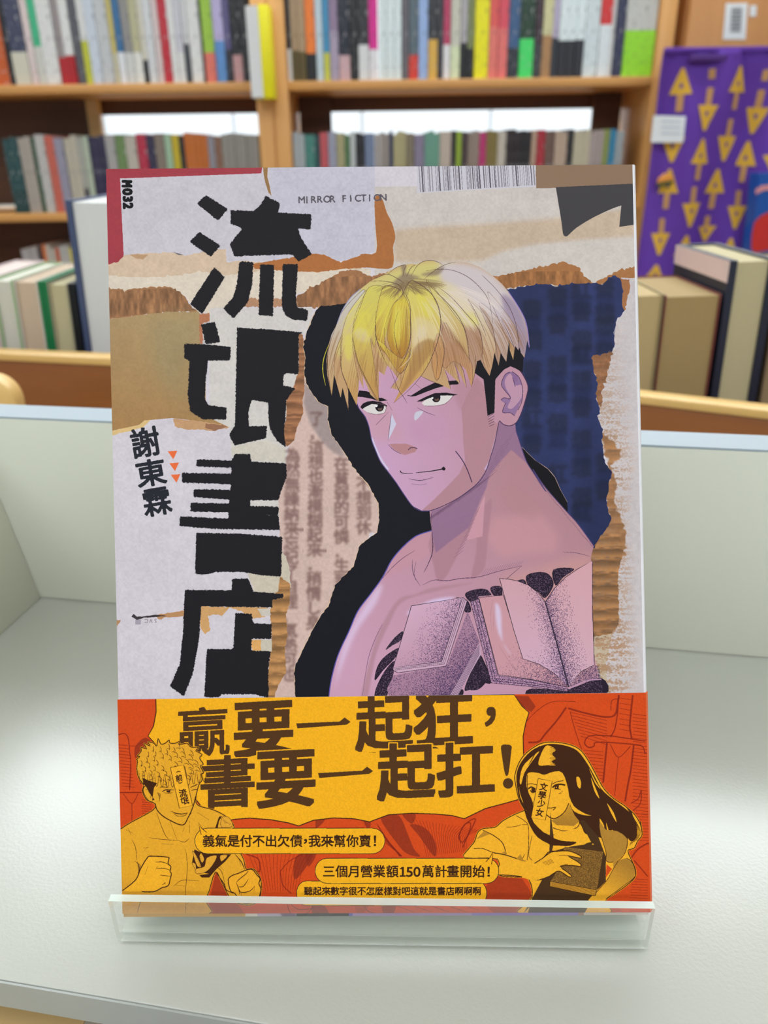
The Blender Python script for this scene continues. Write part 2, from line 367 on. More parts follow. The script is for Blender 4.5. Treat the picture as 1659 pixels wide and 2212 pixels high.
        if clip is not None: m = m*clip[y0:y0+m.shape[0], x0:x0+m.shape[1]]
        s.put((m, x0, y0), col, alpha)
    def tint(s, M, f):                            # multiply by a noise field inside a full mask
        s.a *= (1+(f-1)*M)[..., None]
_gl = {}
def glyph_edges(ch):                             # outline edges of one character from Blender's built-in typeface
    if ch in _gl: return _gl[ch]
    cu = bpy.data.curves.new('t', 'FONT'); cu.body = ch; cu.resolution_u = 3
    ob = bpy.data.objects.new('t', cu); me = ob.to_mesh()
    cnt = {}
    for p in me.polygons:
        for k in p.edge_keys: cnt[k] = cnt.get(k, 0)+1
    V = [v.co for v in me.vertices]
    E = np.array([(V[a][0], V[a][1], V[b][0], V[b][1]) for (a, b), n in cnt.items() if n == 1])
    ob.to_mesh_clear(); bpy.data.objects.remove(ob); bpy.data.curves.remove(cu)
    _gl[ch] = E; return E

def draw_cover():
    c = Canvas(0, CH, (214, 209, 213))
    z1, z2, z3 = Z(220, 340, 2.860), Z(220, 680, 2.860), Z(220, 1080, 2.860)
    z4, z5, z6, z7, z8 = Z(680, 540, 3.318), Z(720, 780, 3.6065), Z(600, 1080, 2.0737), Z(1080, 540, 3.35), Z(780, 340, 2.676)
    z9 = Z(0, 860, 3.457)
    H, W = c.h, c.w
    nz = vnoise(H, W, 9, 9)*.5 + vnoise(H, W, 23, 23)*.3 + vnoise(H, W, 3, 3)*.2
    vst = vnoise(H, W, 60, 14)*.6 + vnoise(H, W, 22, 7)*.4         # upright flutes
    hst = vnoise(H, W, 11, 70)*.6 + vnoise(H, W, 6, 22)*.4          # level flutes
    big = vnoise(H, W, 160, 160)*.6+vnoise(H, W, 60, 60)*.4
    # paper sheets
    c.poly(z1(20, 60, 1300, 60, 1300, 640, 20, 640), (205, 201, 205))
    c.poly(z1(1040, 60, 1659, 55, 1659, 640, 1040, 640), (200, 198, 206))
    c.poly(z8(-300, 30, 80, 30, 85, 550, -300, 560), (200, 198, 206))
    c.poly(z8(80, 170, 1600, 150, 1600, 760, 80, 760), (206, 199, 190))
    c.poly(z8(195, 420, 400, 400, 700, 385, 1100, 355, 1300, 330, 1510, 300, 1600, 310, 1600, 455, 1200, 485, 1000, 505, 820, 545, 700, 600, 300, 610, 190, 600), (198, 178, 152), alpha=.85, soft=9)
    c.poly(z8(780, 640, 820, 560, 1000, 515, 1300, 485, 1600, 470, 1600, 650, 1400, 690, 1340, 725, 1180, 605, 900, 650), (208, 202, 192), soft=5)
    # red strip
    c.poly(curve(z1(10, 60, 990, 62, 985, 98, 110, 130, 120, 350, 132, 600), 1) .tolist() + z1(130, 628, 100, 648, 62, 664, 30, 662, 10, 400), (158, 66, 74))
    c.poly(z1(995, 60, 1025, 60, 1022, 120, 1035, 170, 1048, 240, 1028, 215, 1008, 150, 1000, 110), (150, 118, 78))
    # torn layers under the upper sheet
    c.poly(torn(z1(30, 662, 100, 645, 135, 605, 180, 600, 300, 592, 440, 590, 500, 606, 560, 600, 700, 570, 765, 565, 770, 650, 850, 640, 1000, 650, 1210, 640, 1659, 690, 1659, 800, 1300, 800, 800, 830, 500, 830, 30, 830), 1.2), (211, 190, 164))
    c.poly(torn(z1(30, 725, 100, 735, 250, 742, 420, 738, 600, 706, 760, 730, 1100, 690, 1659, 690, 1659, 800, 1300, 820, 760, 960, 600, 960, 480, 830, 400, 800, 300, 800, 150, 820, 30, 812), 1.6), (222, 211, 192))
    c.poly(torn(z1(170, 600, 235, 598, 285, 604, 250, 632, 205, 622), 1), (180, 145, 108), alpha=.8, soft=1)
    brown = lambda P, col=(160, 116, 80), seed=3, amp=1.6, smooth=0: c.poly(torn(P, amp, 4, seed), col)
    brown(z1(30, 812, 150, 820, 300, 800, 420, 800, 500, 850, 560, 930, 600, 960, 500, 952, 350, 965, 240, 978, 30, 1002), (158, 118, 84))
    brown(z1(850, 880, 960, 870, 1100, 872, 1250, 870, 1330, 925, 1200, 922, 900, 925, 850, 935), (180, 140, 110))
    brown(z1(1050, 640, 1100, 632, 1190, 615, 1300, 595, 1370, 600, 1475, 650, 1600, 605, 1659, 600, 1720, 600, 1720, 660, 1659, 680, 1500, 690, 1330, 710, 1210, 705, 940, 690, 930, 660), (170, 112, 66), amp=.7)
    c.poly(curve(z8(80, 235, 120, 235, 150, 320, 180, 380, 199, 460, 185, 520, 190, 600, 160, 645, 0, 625, 0, 560, 88, 550, 84, 400), 3), (168, 112, 66))
    brown(z1(1205, 860, 1350, 780, 1480, 705, 1580, 700, 1659, 740, 1800, 700, 1750, 860, 1560, 915, 1320, 928, 1210, 925), (158, 116, 82), seed=5)
    brown(z4(-60, 280, 80, 235, 180, 170, 270, 145, 380, 180, 440, 215, 460, 300, 220, 402, 0, 418, -60, 420), (158, 116, 82), seed=6)
    brown(z8(700, 700, 950, 655, 1100, 620, 1180, 604, 1260, 638, 1310, 700, 1345, 726, 1400, 700, 1480, 655, 1600, 625, 1600, 700, 1500, 700, 1440, 722, 1340, 745, 1300, 735, 1160, 752, 1100, 735, 960, 745, 850, 758, 700, 780), (164, 116, 74), seed=8)
    _br = None; Mv = c.full(z1(30, 830, 600, 800, 600, 945, 240, 970, 30, 992)) + c.full(z1(1205, 740, 1800, 740, 1800, 930, 1205, 930)) + c.full(z4(-60, 230, 300, 180, 300, 420, -60, 420)) + c.full(z8(700, 665, 1330, 655, 1330, 760, 700, 790))
    # kraft area
    c.grad(torn(z1(35, 1000, 240, 975, 420, 955, 605, 955), .8, closed=False).tolist() + z2(612, 0, 612, 30, 615, 190, 640, 300, 640, 620, 780, 640, 790, 700, 560, 655, 430, 640, 270, 655, 230, 682, 62, 718, 50, 400, 40, 30), (172, 148, 108), (164, 130, 86), g0=(300, 690), g1=(260, 930))
    c.poly(z2(300, 20, 612, 10, 612, 180, 500, 320, 520, 560, 380, 420, 300, 250), (152, 142, 106), alpha=.6, soft=40)
    brown(z2(600, 0, 668, -10, 670, 40, 620, 60, 625, 180, 605, 180), (178, 122, 92), seed=9, amp=.8)
    c.poly(torn(z2(60, 718, 230, 682, 262, 655, 300, 650, 250, 700, 160, 722, 60, 748), .8), (218, 190, 135))
    brown(z2(440, 645, 560, 655, 780, 688, 782, 700, 720, 712, 690, 722, 620, 712, 520, 712, 450, 690), (196, 158, 118), seed=10, amp=1)
    brown(z2(640, 672, 790, 690, 720, 712, 700, 720, 640, 700), (150, 112, 86), seed=11, amp=1)
    # cream patch behind the second and third characters
    c.poly(torn(z1(665, 935, 760, 930, 870, 935, 1220, 930, 1300, 925, 1290, 1100, 665, 1100), .6), (214, 209, 203))
    c.poly(z2(665, 0, 1215, 0, 1215, 500, 1140, 700, 1140, 950, 1100, 1200, 1100, 1259, 900, 1259, 900, 900, 800, 880, 790, 700, 665, 640), (212, 208, 200))
    c.poly(z2(800, 820, 1010, 780, 1140, 830, 1140, 910, 930, 900, 800, 860), (208, 203, 184), soft=4, alpha=.7)
    # page with columns of out-of-focus print, seen through the tear
    page = z2(1252, 400, 1400, 500, 1700, 900, 1900, 1150) + z5(380, 1000, 400, 1370) + z3(1659, 200, 1600, 400, 1500, 700, 1250, 1240, 1040, 1240, 1040, 1000, 1060, 600, 1100, 200, 1090, 0) + z2(1110, 1080, 1140, 900, 1180, 700, 1240, 560)
    c.poly(page, (210, 186, 174))
    c.poly(z2(1250, 420, 1320, 470, 1400, 560, 1500, 880, 1440, 860, 1370, 800, 1290, 680, 1250, 560), (158, 144, 140), alpha=.9, soft=6)
    tcol = (118, 92, 86)
    for x, ya, txt in ((632, 985, '為然無躁納來忘記了自裡．氣熱可也'), (684, 905, '了，這想也漸模糊起來．稍情し身'), (738, 1003, '在貧弱的可憐．生到'), (786, 1046, '不想到休')):
        for k, ch in enumerate(txt):
            if x > 700 and ya+k*31.5 > 1330: break
            c.glyph(ch, None, tcol, em=(x-(k*.5 if x < 700 else 0), ya+k*31.5, 34), bold=1.0, soft=5, alpha=.8)
    # card strip between characters and page
    strip = z2(1214, 110, 1245, 128, 1246, 200, 1260, 270, 1250, 370, 1252, 470, 1240, 530, 1246, 610, 1206, 700, 1190, 780, 1145, 818, 1122, 780, 1118, 700, 1140, 650, 1140, 520, 1180, 460, 1200, 400, 1216, 360)
    brown(strip, (178, 128, 92), seed=12, amp=.7)
    low = z3(1100, 480, 1165, 520, 1160, 640, 1140, 720, 1148, 850, 1130, 920, 1140, 1070, 1090, 1150, 1060, 1240, 1010, 1240, 1020, 1100, 1040, 960, 1050, 860, 1040, 700, 1050, 620, 1090, 560)
    c.poly(torn(z3(900, 455, 1000, 460, 1110, 300, 1160, 420, 1168, 540, 1100, 600, 940, 570), 1.2), (206, 198, 178))
    brown(low, (198, 150, 98), seed=13, amp=1.0)
    brown(z3(610, 662, 860, 662, 1040, 672, 1040, 720, 930, 740, 860, 690, 790, 668, 740, 720, 690, 710, 655, 720, 670, 800, 640, 830, 608, 800), (206, 164, 112), seed=14, amp=1.2)
    brown(z3(915, 870, 985, 866, 985, 935, 930, 940), (222, 174, 110), seed=15, amp=.8)
    c.poly(z3(985, 866, 1050, 870, 1050, 940, 985, 940), (205, 198, 180))
    c.poly(z3(960, 676, 1040, 676, 1040, 720, 990, 724), (206, 200, 186))
    # black torn hole
    black = [(690, 663), (678, 680), (662, 722), (655, 750), (660, 774), (657, 806), (662, 830), (678, 855), (688, 869), (709, 879), (709, 907), (716, 939), (737, 967), (765, 1012), (800, 1054), (817, 1088), (820, 1124), (817, 1143), (815, 1152), (778, 1179), (764, 1225), (725, 1266), (711, 1307), (682, 1350), (653, 1408), (636, 1446), (639, 1520), (1000, 1520), (1100, 1100), (1150, 700), (1000, 600), (760, 655)]
    c.line(black[:27], 2.2, (226, 196, 160), smooth=0, alpha=.9)
    c.poly(torn(black, .9, 5, 4), (24, 24, 30))
    # blue panel
    blue = z7(-300, 300, 80, 285, 200, 265, 300, 245, 420, 265, 520, 245, 680, 240, 740, 250, 820, 185, 880, 215, 890, 300, 885, 400, 905, 440, 850, 490, 835, 600, 830, 680, 815, 740, 670, 765, 680, 880, 710, 960, 695, 1060, 725, 1150, 712, 1220, 745, 1300, 745, 1450, 760, 1540, 812, 1610, 790, 1690, 790, 1750, 770, 1800, 785, 1900, 808, 1945, 790, 2005, 730, 2070, 690, 2160, 500, 2200, -100, 1500, -300, 600)
    card = z7(880, 200, 950, 205, 1010, 200, 1080, 215, 1130, 2212, 1130, 3300, 650, 3300, 640, 2200, 690, 2143, 730, 2070, 790, 2005, 808, 1945, 770, 1800, 812, 1610, 745, 1450, 712, 1220, 690, 1060, 660, 765, 815, 740, 850, 490, 905, 440)
    c.poly(card, (204, 198, 196))
    # brown, mottled inner edge of the card
    ed = z7(870, 205, 940, 212, 942, 290, 905, 440, 870, 400); brown(ed, (160, 112, 74), seed=16)
    brown(z7(660, 765, 815, 738, 800, 830, 772, 930, 740, 1010, 745, 1100, 730, 1140, 690, 1060, 710, 960, 680, 880), (152, 108, 76), seed=17, amp=2)
    c.poly(torn(z7(735, 1330, 800, 1360, 880, 1440, 870, 1520, 800, 1560, 850, 1700, 830, 1800, 860, 1900, 900, 2000, 920, 2212, 640, 2212, 700, 2100, 800, 1950, 770, 1800, 800, 1610), 3, 5, 18), (172, 128, 88), soft=2)
    lowr = z6(1400, 200, 1480, 160, 1530, 160, 1550, 230, 1525, 330, 1530, 420, 1530, 560, 1490, 610, 1410, 640, 1395, 600, 1400, 480)
    brown(lowr, (178, 132, 88), seed=19, amp=1.5)
    c.poly(torn(z6(1395, 620, 1500, 600, 1480, 700, 1470, 780, 1500, 890, 1460, 890, 1420, 700), 2), (196, 182, 158))
    Mc = c.full(card) * (1-c.full(blue)); mott = np.clip((nz*.45+hst*.45+vnoise(H, W, 4, 5)*.3-.52)*5, 0, 1)
    xs = (np.arange(W)/W)[None]; ys = (np.arange(H)/H)[:, None]
    dens = np.clip((ys-.16)*4, 0, 1)*np.clip((.992-xs+.03*(big-.5))*24, 0, 1)*np.clip(1.1-(ys-.55)*1.2, .3, 1)
    k = (Mc*mott*dens*.85)[..., None]; c.a += (np.array([168, 132, 100], np.float32)/255-c.a)*k
    c.poly(torn(blue, 1.6, 5, 20), (52, 60, 100))
    Mb = c.full(blue)
    c.a[...] = c.a*(1-Mb[..., None]*.22*(1-vnoise(H, W, 500, 90))[..., None])
    for x, rows in ((1150, (668, 735, 800, 860, 905, 960)), (1205, (640, 700, 790, 850, 915, 1025)), (1257, (625, 672, 735, 765, 822, 880, 950, 1010, 1075, 1105)), (1308, (620, 678, 702, 760, 1000, 1060))):
        for y in rows: c.glyph('書紅想個'[(int(y)) % 4], None, (32, 34, 48), em=(x, y, 46), bold=2, soft=7, alpha=.55, clip=Mb)
        for y in rows[::2]: c.glyph('重', None, (30, 36, 62), em=(x, y+34, 44), bold=2, soft=9, alpha=.5, clip=Mb)
    hole = z7(150, 1420, 250, 1520, 300, 1555, 350, 1590, 400, 1650, 440, 1740, 490, 1830, 495, 1930, 300, 1750, 150, 1560)
    c.line(hole[:7], 1.6, (190, 165, 150), smooth=4); c.poly(hole, (20, 18, 22))
    # flute relief and fibres
    Mh = c.full(strip)+c.full(low)+c.full(lowr)+c.full(z7(640, 740, 880, 740, 920, 2212, 640, 2212))*.6*(1-Mb)
    brn = np.clip((c.a[..., 0]-c.a[..., 2]-.16)*9, 0, 1)
    c.a *= (1 - .5*np.clip(Mv, 0, 1)*brn*(vst-.35))[..., None]
    fl = .5+.5*np.sin((np.arange(H)[:, None]+hst*26)/8.4)
    c.a *= (1 - np.clip(Mh, 0, 1)*brn*(.24*(1-fl)+.3*(hst-.4)))[..., None]
    c.a *= (1+(nz-.5)*.10+(big-.5)*.05)[..., None]
    # upper right: bar code, brown sheet, dark emblem corner
    c.poly(z8(1010, 30, 1600, 30, 1600, 155, 1100, 177, 1015, 178), (140, 116, 94))
    bc = z8(325, 30, 1012, 30, 1012, 170, 600, 190, 325, 208); c.poly(bc, (205, 203, 208))
    r = np.random.default_rng(4); x = 332.0
    while x < 1000:
        w = r.choice([2.2, 3.4, 5.5, 8]); yb = 200-(x-340)*.062
        if r.random() < .9: c.poly(z8(x, 32, x+w, 32, x+w+10, yb, x+10, yb), (96, 90, 96) if r.random() < .6 else (150, 146, 150))
        x += w + r.choice([3, 4.5, 6.5, 9])
    c.poly(curve(z8(1128, 172, 1160, 370, 1168, 435), 2, False).tolist() + curve(z8(1173, 450, 1185, 457, 1200, 450, 1250, 405, 1340, 350, 1440, 302, 1507, 277), 6, False).tolist() + z8(1495, 402, 1600, 386, 1600, 150), (66, 64, 65))
    c.line(z1(255, 370, 370, 495), .7, (185, 184, 192)); c.line(z1(745, 380, 860, 450), 1, (188, 186, 192)); c.poly(z1(440, 585, 505, 604, 470, 604), (110, 105, 105))
    # printer's line
    for i, ch in enumerate('MIRROR FICTION'):
        c.glyph(ch, None, (92, 88, 94), em=(655+i*13.6+(2 if ch == 'I' else -1), 431-i*.42, 21), rot=-.03, bold=.6, fuzz=1)
    c.poly(z1(1350, 60, 1352, 60, 1352, 62, 1350, 62), (200, 200, 200))
    # M032 down the left edge
    for ch, (a, b) in zip('M032', ((140, 186), (190, 236), (238, 276), (278, 320))):
        g = z1(120+(a-140)*.05, a, 186+(a-140)*.05, b); (x0, y0), (x1, y1) = g; cx, cy = (x0+x1)/2, (y0+y1)/2
        hw, hh = (y1-y0)/2, (x1-x0)/2
        c.glyph(ch, (cx-hw+2, cy-hh+2, cx+hw-2, cy+hh-2), (18, 18, 20), rot=math.pi/2, bold=2.2)
    # ---- the man
    lilac, line = (92, 86, 156), (70, 50, 78)
    body = z6(228, 900, 240, 810, 270, 700, 320, 590, 360, 500, 420, 420, 470, 350, 510, 275, 560, 215, 620, 165, 690, 140, 680, 40, 900, -150) + z5(1300, 400, 1420, 490, 1427, 560, 1470, 680, 1510, 790, 1560, 870, 1659, 1020) + z7(240, 1590, 330, 1720, 480, 1890, 570, 1990, 682, 2145) + z6(1404, 260, 1410, 330, 1400, 480, 1398, 600, 1420, 700, 1440, 790, 1462, 900)
    c.grad(body, (178, 136, 142), (206, 164, 184), g0=(1120, 1000), g1=(760, 1420))
    MB = c.full(body)
    c.poly(z6(1000, 350, 1410, 240, 1420, 760, 1300, 840, 1100, 700), (210, 162, 150), alpha=.55, soft=24, clip=MB)
    c.poly(z6(960, 80, 1180, 60, 1260, 160, 1250, 240, 1000, 260, 930, 180), (208, 158, 160), alpha=.5, soft=16, clip=MB)
    c.poly(curve(z6(300, 640, 420, 430, 470, 380, 440, 470, 350, 600, 270, 800, 250, 880), 4), (226, 206, 232), alpha=.75, soft=9, clip=MB)
    c.poly(curve(z6(590, 500, 700, 450, 800, 440, 700, 480, 600, 520), 4), (226, 214, 245), alpha=.9, soft=7, clip=MB)
    c.poly(curve(z6(430, 660, 470, 560, 540, 450, 620, 425, 700, 395, 880, 375, 700, 415, 560, 460, 500, 560, 440, 700, 405, 880, 375, 880), 4), (178, 138, 148), alpha=.8, soft=4, clip=MB)
    c.poly(z6(540, 190, 690, 145, 690, 240, 600, 300, 480, 350, 510, 275), (198, 152, 162), alpha=.7, soft=6, clip=MB)
    c.poly(curve(z6(690, 150, 905, 40, 960, 0, 945, 150, 930, 300, 895, 345, 868, 348, 890, 230, 880, 120, 760, 340, 720, 365, 700, 300), 3), (172, 130, 140), alpha=.75, soft=3, clip=MB)
    nsh = z5(1280, 470, 1420, 500, 1440, 600, 1480, 700, 1512, 800, 1440, 740, 1390, 695, 1300, 790, 1215, 900, 1195, 990, 1150, 1090, 1060, 1300, 900, 1420, 800, 1500, 775, 1370, 765, 1170, 860, 1140, 1000, 1060, 1190, 860, 1230, 740)
    c.poly(nsh, (146, 114, 140), alpha=.9, soft=2, clip=MB)
    c.poly(z5(1185, 1050, 1165, 1370, 1040, 1400, 1110, 1200), (206, 158, 168), soft=1, alpha=.9)
    c.poly(z5(1290, 1000, 1400, 950, 1640, 1150, 1560, 1250, 1350, 1150), (180, 136, 138), alpha=.5, soft=14, clip=MB)
    hc = (108, 80, 104)
    for i in range(34):
        t = i/33; x, y = 1250-480*t, 880+330*t; L = 180+60*math.sin(i*1.7)
        c.line(z5(x, y, x-L*.72, y+L*.62), .7, hc, alpha=.55, smooth=0, clip=MB)
    for i in range(26):
        t = i/25; x, y = 300+390*t, 1700+470*t
        c.line(z7(x, y, x-34, y-34+8*math.sin(i)), .6, hc, alpha=.6, smooth=0, clip=MB)
    for i in range(9): c.line(z5(1410-i*16, 560+i*36, 1290-i*20, 690+i*40), .6, hc, alpha=.5, smooth=0)
    for i in range(12): c.line(z6(830+i*7, 230-i*18, 790+i*9, 262-i*18), .6, hc, alpha=.7, smooth=0)
    for i in range(16): c.line(z6(915+i*11, 340-i*2.5, 935+i*11, 312-i*2.5), .6, hc, alpha=.6, smooth=0)
    for P, w in ((z6(650, 385, 690, 365, 720, 362, 760, 365, 820, 355, 900, 348, 1000, 320, 1095, 298), 1.3), (z6(688, 60, 692, 140, 695, 230, 675, 290, 655, 328), 1.6), (z6(605, 270, 604, 310, 615, 350, 640, 388), 1), (z6(615, 230, 560, 265, 510, 310, 470, 355), 1), (z6(1095, 298, 1040, 345, 1005, 380), .9), (z6(965, 450, 955, 520, 960, 590), .8), (z6(975, 470, 968, 540, 968, 590), .8), (z6(990, 650, 1040, 730, 1100, 800, 1165, 870), 1.1), (z6(470, 560, 440, 620, 405, 720, 380, 880), .8), (z6(1280, 235, 1340, 240, 1400, 255), .8), (z6(620, 280, 612, 330, 618, 362), .8)):
        c.line(P, w, line, taper=True)
    c.line(z6(228, 900, 240, 810, 270, 700, 320, 590, 360, 500, 420, 420, 470, 350, 510, 275, 560, 215, 620, 165, 690, 140), 2.2, lilac)
    c.line(z5(1425, 540, 1470, 680, 1510, 790, 1560, 870, 1659, 1020) + z7(240, 1590, 330, 1720, 480, 1890, 570, 1990, 682, 2145), 1.8, (78, 66, 110))
    # tattoo: open and closed books, scalloped black ground
    ink = (40, 30, 44)
    def stipple(P, d0, d1, g0, g1, col=(62, 48, 84), p=1.5):
        M = c.mask(P)
        if M is None: return
        m, x0, y0 = M; a, b = warp([g0, g1]); d = b-a
        X = np.arange(m.shape[1])+x0; Y = np.arange(m.shape[0])+y0
        t = np.clip(((X[None]-a[0])*d[0]+(Y[:, None]-a[1])*d[1])/(d@d), 0, 1)**p
        den = d0+(d1-d0)*t; rr = np.repeat(np.repeat(rng.random((m.shape[0]//2+1, m.shape[1]//2+1)), 2, 0), 2, 1)[:m.shape[0], :m.shape[1]]
        c.put(((rr < den)*m, x0, y0), col, .85)
    for P in (z6(485, 675, 500, 650, 530, 615, 562, 592, 552, 632, 515, 655), z6(436, 812, 445, 755, 480, 705, 545, 665, 532, 705, 475, 765), z6(438, 900, 440, 850, 480, 770, 525, 725, 515, 800, 480, 900), z6(800, 440, 850, 452, 868, 500, 840, 505, 825, 460), z6(840, 425, 880, 405, 930, 402, 952, 418, 955, 430, 900, 436, 905, 455, 865, 460), z6(955, 395, 1000, 390, 1006, 430, 968, 430), z6(1055, 378, 1080, 362, 1108, 362, 1116, 392, 1085, 386), z6(1114, 345, 1150, 328, 1200, 328, 1228, 350, 1236, 388, 1200, 442, 1168, 415, 1125, 388), z6(1236, 315, 1330, 311, 1280, 350, 1246, 386), z6(885, 735, 905, 715, 940, 800, 905, 850, 860, 856, 838, 848), z6(905, 690, 960, 820, 900, 800), z6(700, 890, 820, 850, 830, 880, 800, 890), z6(1130, 850, 1300, 850, 1450, 800, 1460, 880, 1150, 890)):
        c.poly(curve(P, 4), ink); stipple(P, .12, .12, P[0], P[1], (150, 120, 150))
    low2 = z6(760, 745, 852, 502, 905, 640, 775, 890, 500, 890, 490, 850, 520, 790)
    c.poly(low2, (172, 134, 154)); stipple(low2, .15, .75, z6(640, 760)[0], z6(760, 880)[0])
    pg = z6(905, 645, 912, 695, 805, 885, 765, 890); c.poly(pg, (200, 168, 190))
    for i in range(6): c.line(z6(905, 652+i*8, 768+i*7, 885), .7, ink, smooth=0)
    b1 = z6(600, 478, 830, 440, 735, 728, 518, 755)
    c.grad(b1, (214, 178, 196), (188, 148, 166), g0=z6(600, 480)[0], g1=z6(760, 730)[0]); stipple(b1, 0, .7, z6(600, 560)[0], z6(790, 660)[0], p=2.2)
    c.poly(z6(830, 440, 850, 456, 755, 748, 735, 728), (206, 172, 190)); c.poly(z6(518, 755, 735, 728, 755, 746, 540, 778, 520, 768), (206, 172, 190))
    for k in (.3, .6): c.line(z6(830+20*k, 440+16*k, 735+20*k, 728+20*k), .7, ink, smooth=0); c.line(z6(518+14*k, 755+18*k, 735+18*k, 728+18*k), .7, ink, smooth=0)
    c.line(b1, 1.3, ink, closed=True, smooth=0); c.line(z6(830, 440, 850, 456, 755, 748, 540, 778, 520, 768), 1.2, ink, smooth=0)
    sp = z6(865, 460, 902, 448, 988, 790, 1130, 808, 1300, 842, 1300, 862, 1120, 838, 958, 824); c.poly(sp, (196, 156, 178)); stipple(sp, .35, .35, sp[0], sp[1])
    for k in (0, .3, .6, 1): c.line(z6(865+37*k, 460-12*k, 958+30*k, 824-34*k, 1120+10*k, 838-30*k, 1300, 862-20*k), 1, ink, smooth=0)
    lp = z6(902, 440, 1012, 430, 1100, 715, 1230, 750, 1300, 842, 1130, 806, 990, 786)
    c.poly(lp, (206, 158, 162), alpha=.8); stipple(lp, 0, .5, z6(1020, 690)[0], z6(1230, 830)[0]); c.line(lp, 1, ink, closed=True, smooth=0)
    c.poly(curve(z6(975, 470, 990, 600, 1050, 700, 1010, 640, 1000, 500), 4), (222, 212, 236), soft=5, alpha=.8)
    L = z6(995, 355, 1040, 358, 1080, 367, 1125, 385, 1170, 420, 1200, 460, 1305, 842, 1240, 780, 1170, 738, 1100, 715, 1060, 590)
    R = z6(1200, 460, 1240, 400, 1290, 350, 1345, 312, 1412, 275, 1412, 500, 1420, 742, 1360, 772, 1305, 842)
    c.grad(L, (208, 166, 172), (214, 180, 198)); stipple(L, 0, .8, z6(1100, 520)[0], z6(1235, 490)[0], p=2.6); stipple(L, 0, .5, z6(1180, 640)[0], z6(1250, 860)[0], p=2)
    c.grad(R, (212, 168, 172), (214, 178, 190)); stipple(R, .75, 0, z6(1215, 500)[0], z6(1330, 470)[0], p=.45)
    stipple(z6(1420, 742, 1360, 772, 1305, 842, 1448, 800, 1440, 745), .7, .5, (0, 0), (1, 1))
    c.line(L, 1.2, ink, closed=True, smooth=0); c.line(R, 1.2, ink, closed=True, smooth=0)
    c.line(z6(1200, 460, 1250, 640, 1305, 842), 2.2, ink, smooth=0)
    c.line(z6(1305, 850, 1380, 815, 1452, 806), 2.5, (196, 160, 184), smooth=3)
    # face and ear
    face = z5(150, 0, 175, 300, 200, 370, 250, 440, 280, 520, 300, 620, 330, 700, 370, 790, 430, 870, 490, 950, 550, 1040, 620, 1135, 690, 1170, 760, 1168, 860, 1130, 990, 1060, 1120, 960, 1190, 860, 1230, 740, 1260, 640, 1290, 500, 1302, 470, 1330, 497, 1380, 507, 1430, 480, 1470, 400, 1515, 250, 1517, 190, 1480, 110, 1430, 50, 1370, 40, 1320, 80, 1270, 140, 1200, 0)
    c.grad(face, (204, 166, 192), (190, 148, 160), g0=z5(420, 800)[0], g1=z5(1300, 400)[0]); MF = c.full(face)
    c.poly(z5(180, 280, 420, 300, 560, 620, 300, 620, 250, 440), (200, 156, 160), alpha=.5, soft=18, clip=MF)
    c.poly(z5(560, 480, 860, 420, 900, 620, 640, 640), (196, 152, 178), alpha=.5, soft=22, clip=MF)
    fs = z5(1060, 240, 1000, 370, 1010, 500, 1015, 640, 1030, 780, 985, 880, 900, 970, 790, 1080, 690, 1170, 760, 1168, 860, 1130, 990, 1060, 1120, 960, 1190, 860, 1230, 740, 1260, 640, 1290, 500, 1200, 430, 1180, 200, 1120, 130)
    c.poly(fs, (178, 136, 142), alpha=.9, soft=1, clip=MF)
    c.poly(z5(930, 180, 1130, 130, 1140, 260, 1000, 400, 950, 300), (176, 134, 142), alpha=.5, soft=8, clip=MF)
    c.line(z5(1285, 560, 1250, 690, 1225, 780, 1185, 850), 3.4, (214, 200, 236), soft=3, clip=MF)
    c.line(z5(300, 600, 340, 700, 380, 780, 430, 850), 3, (216, 220, 240), soft=2, clip=MF)
    for P in (z5(435, 650, 570, 648, 620, 665, 655, 685, 640, 712, 560, 736, 530, 726, 470, 690),): c.poly(P, (182, 136, 138), soft=1)
    c.poly(z5(455, 410, 492, 495, 430, 622, 445, 500), (208, 206, 222)); c.poly(curve(z5(640, 405, 705, 395, 640, 468), 3), (206, 204, 216))
    for P, w in ((z5(430, 655, 470, 695, 530, 728), 1), (z5(585, 697, 605, 680, 640, 680, 656, 687), 1.6), (z5(585, 920, 680, 934, 782, 910), 1.2), (z5(610, 960, 680, 970, 730, 960), .6), (z5(955, 705, 1010, 780, 1050, 860, 1082, 948), 2.0), (z5(420, 322, 460, 388), 1), (z5(432, 400, 335, 500), .9), (z5(655, 365, 720, 400, 797, 428), .9), (z5(455, 415, 440, 520, 428, 622), .9), (z5(1265, 140, 1310, 80, 1370, 42, 1430, 50, 1480, 110, 1517, 190, 1512, 260, 1470, 400, 1430, 480, 1380, 507, 1330, 497, 1300, 470), 1.7)):
        c.line(P, w, line, taper=w < 1.6)
    c.line(z5(175, 300, 200, 370, 250, 440, 280, 520, 300, 620, 330, 700, 370, 790, 430, 870, 490, 950, 550, 1040, 620, 1135, 690, 1172, 760, 1170), 1.8, (84, 72, 120))
    c.line(z5(760, 1170, 860, 1132, 990, 1062, 1120, 962, 1190, 862, 1230, 742, 1260, 642, 1290, 490, 1302, 470), 1.5, line)
    dk = (26, 20, 26)
    c.line(z5(525, 858, 530, 872, 560, 880, 620, 881), 2.2, dk, 1); c.line(z5(648, 874, 760, 862, 855, 845), 1.2, dk, 2.4); c.poly(z5(845, 838, 862, 826, 878, 842, 868, 858, 850, 852), dk)
    # ear
    c.poly(curve(z5(1380, 85, 1430, 110, 1470, 180, 1480, 280, 1460, 330, 1430, 400, 1412, 428, 1380, 405, 1322, 405, 1330, 370, 1345, 340, 1310, 310, 1330, 290, 1370, 300, 1380, 280, 1330, 220, 1315, 170, 1340, 110), 3), (146, 116, 150))
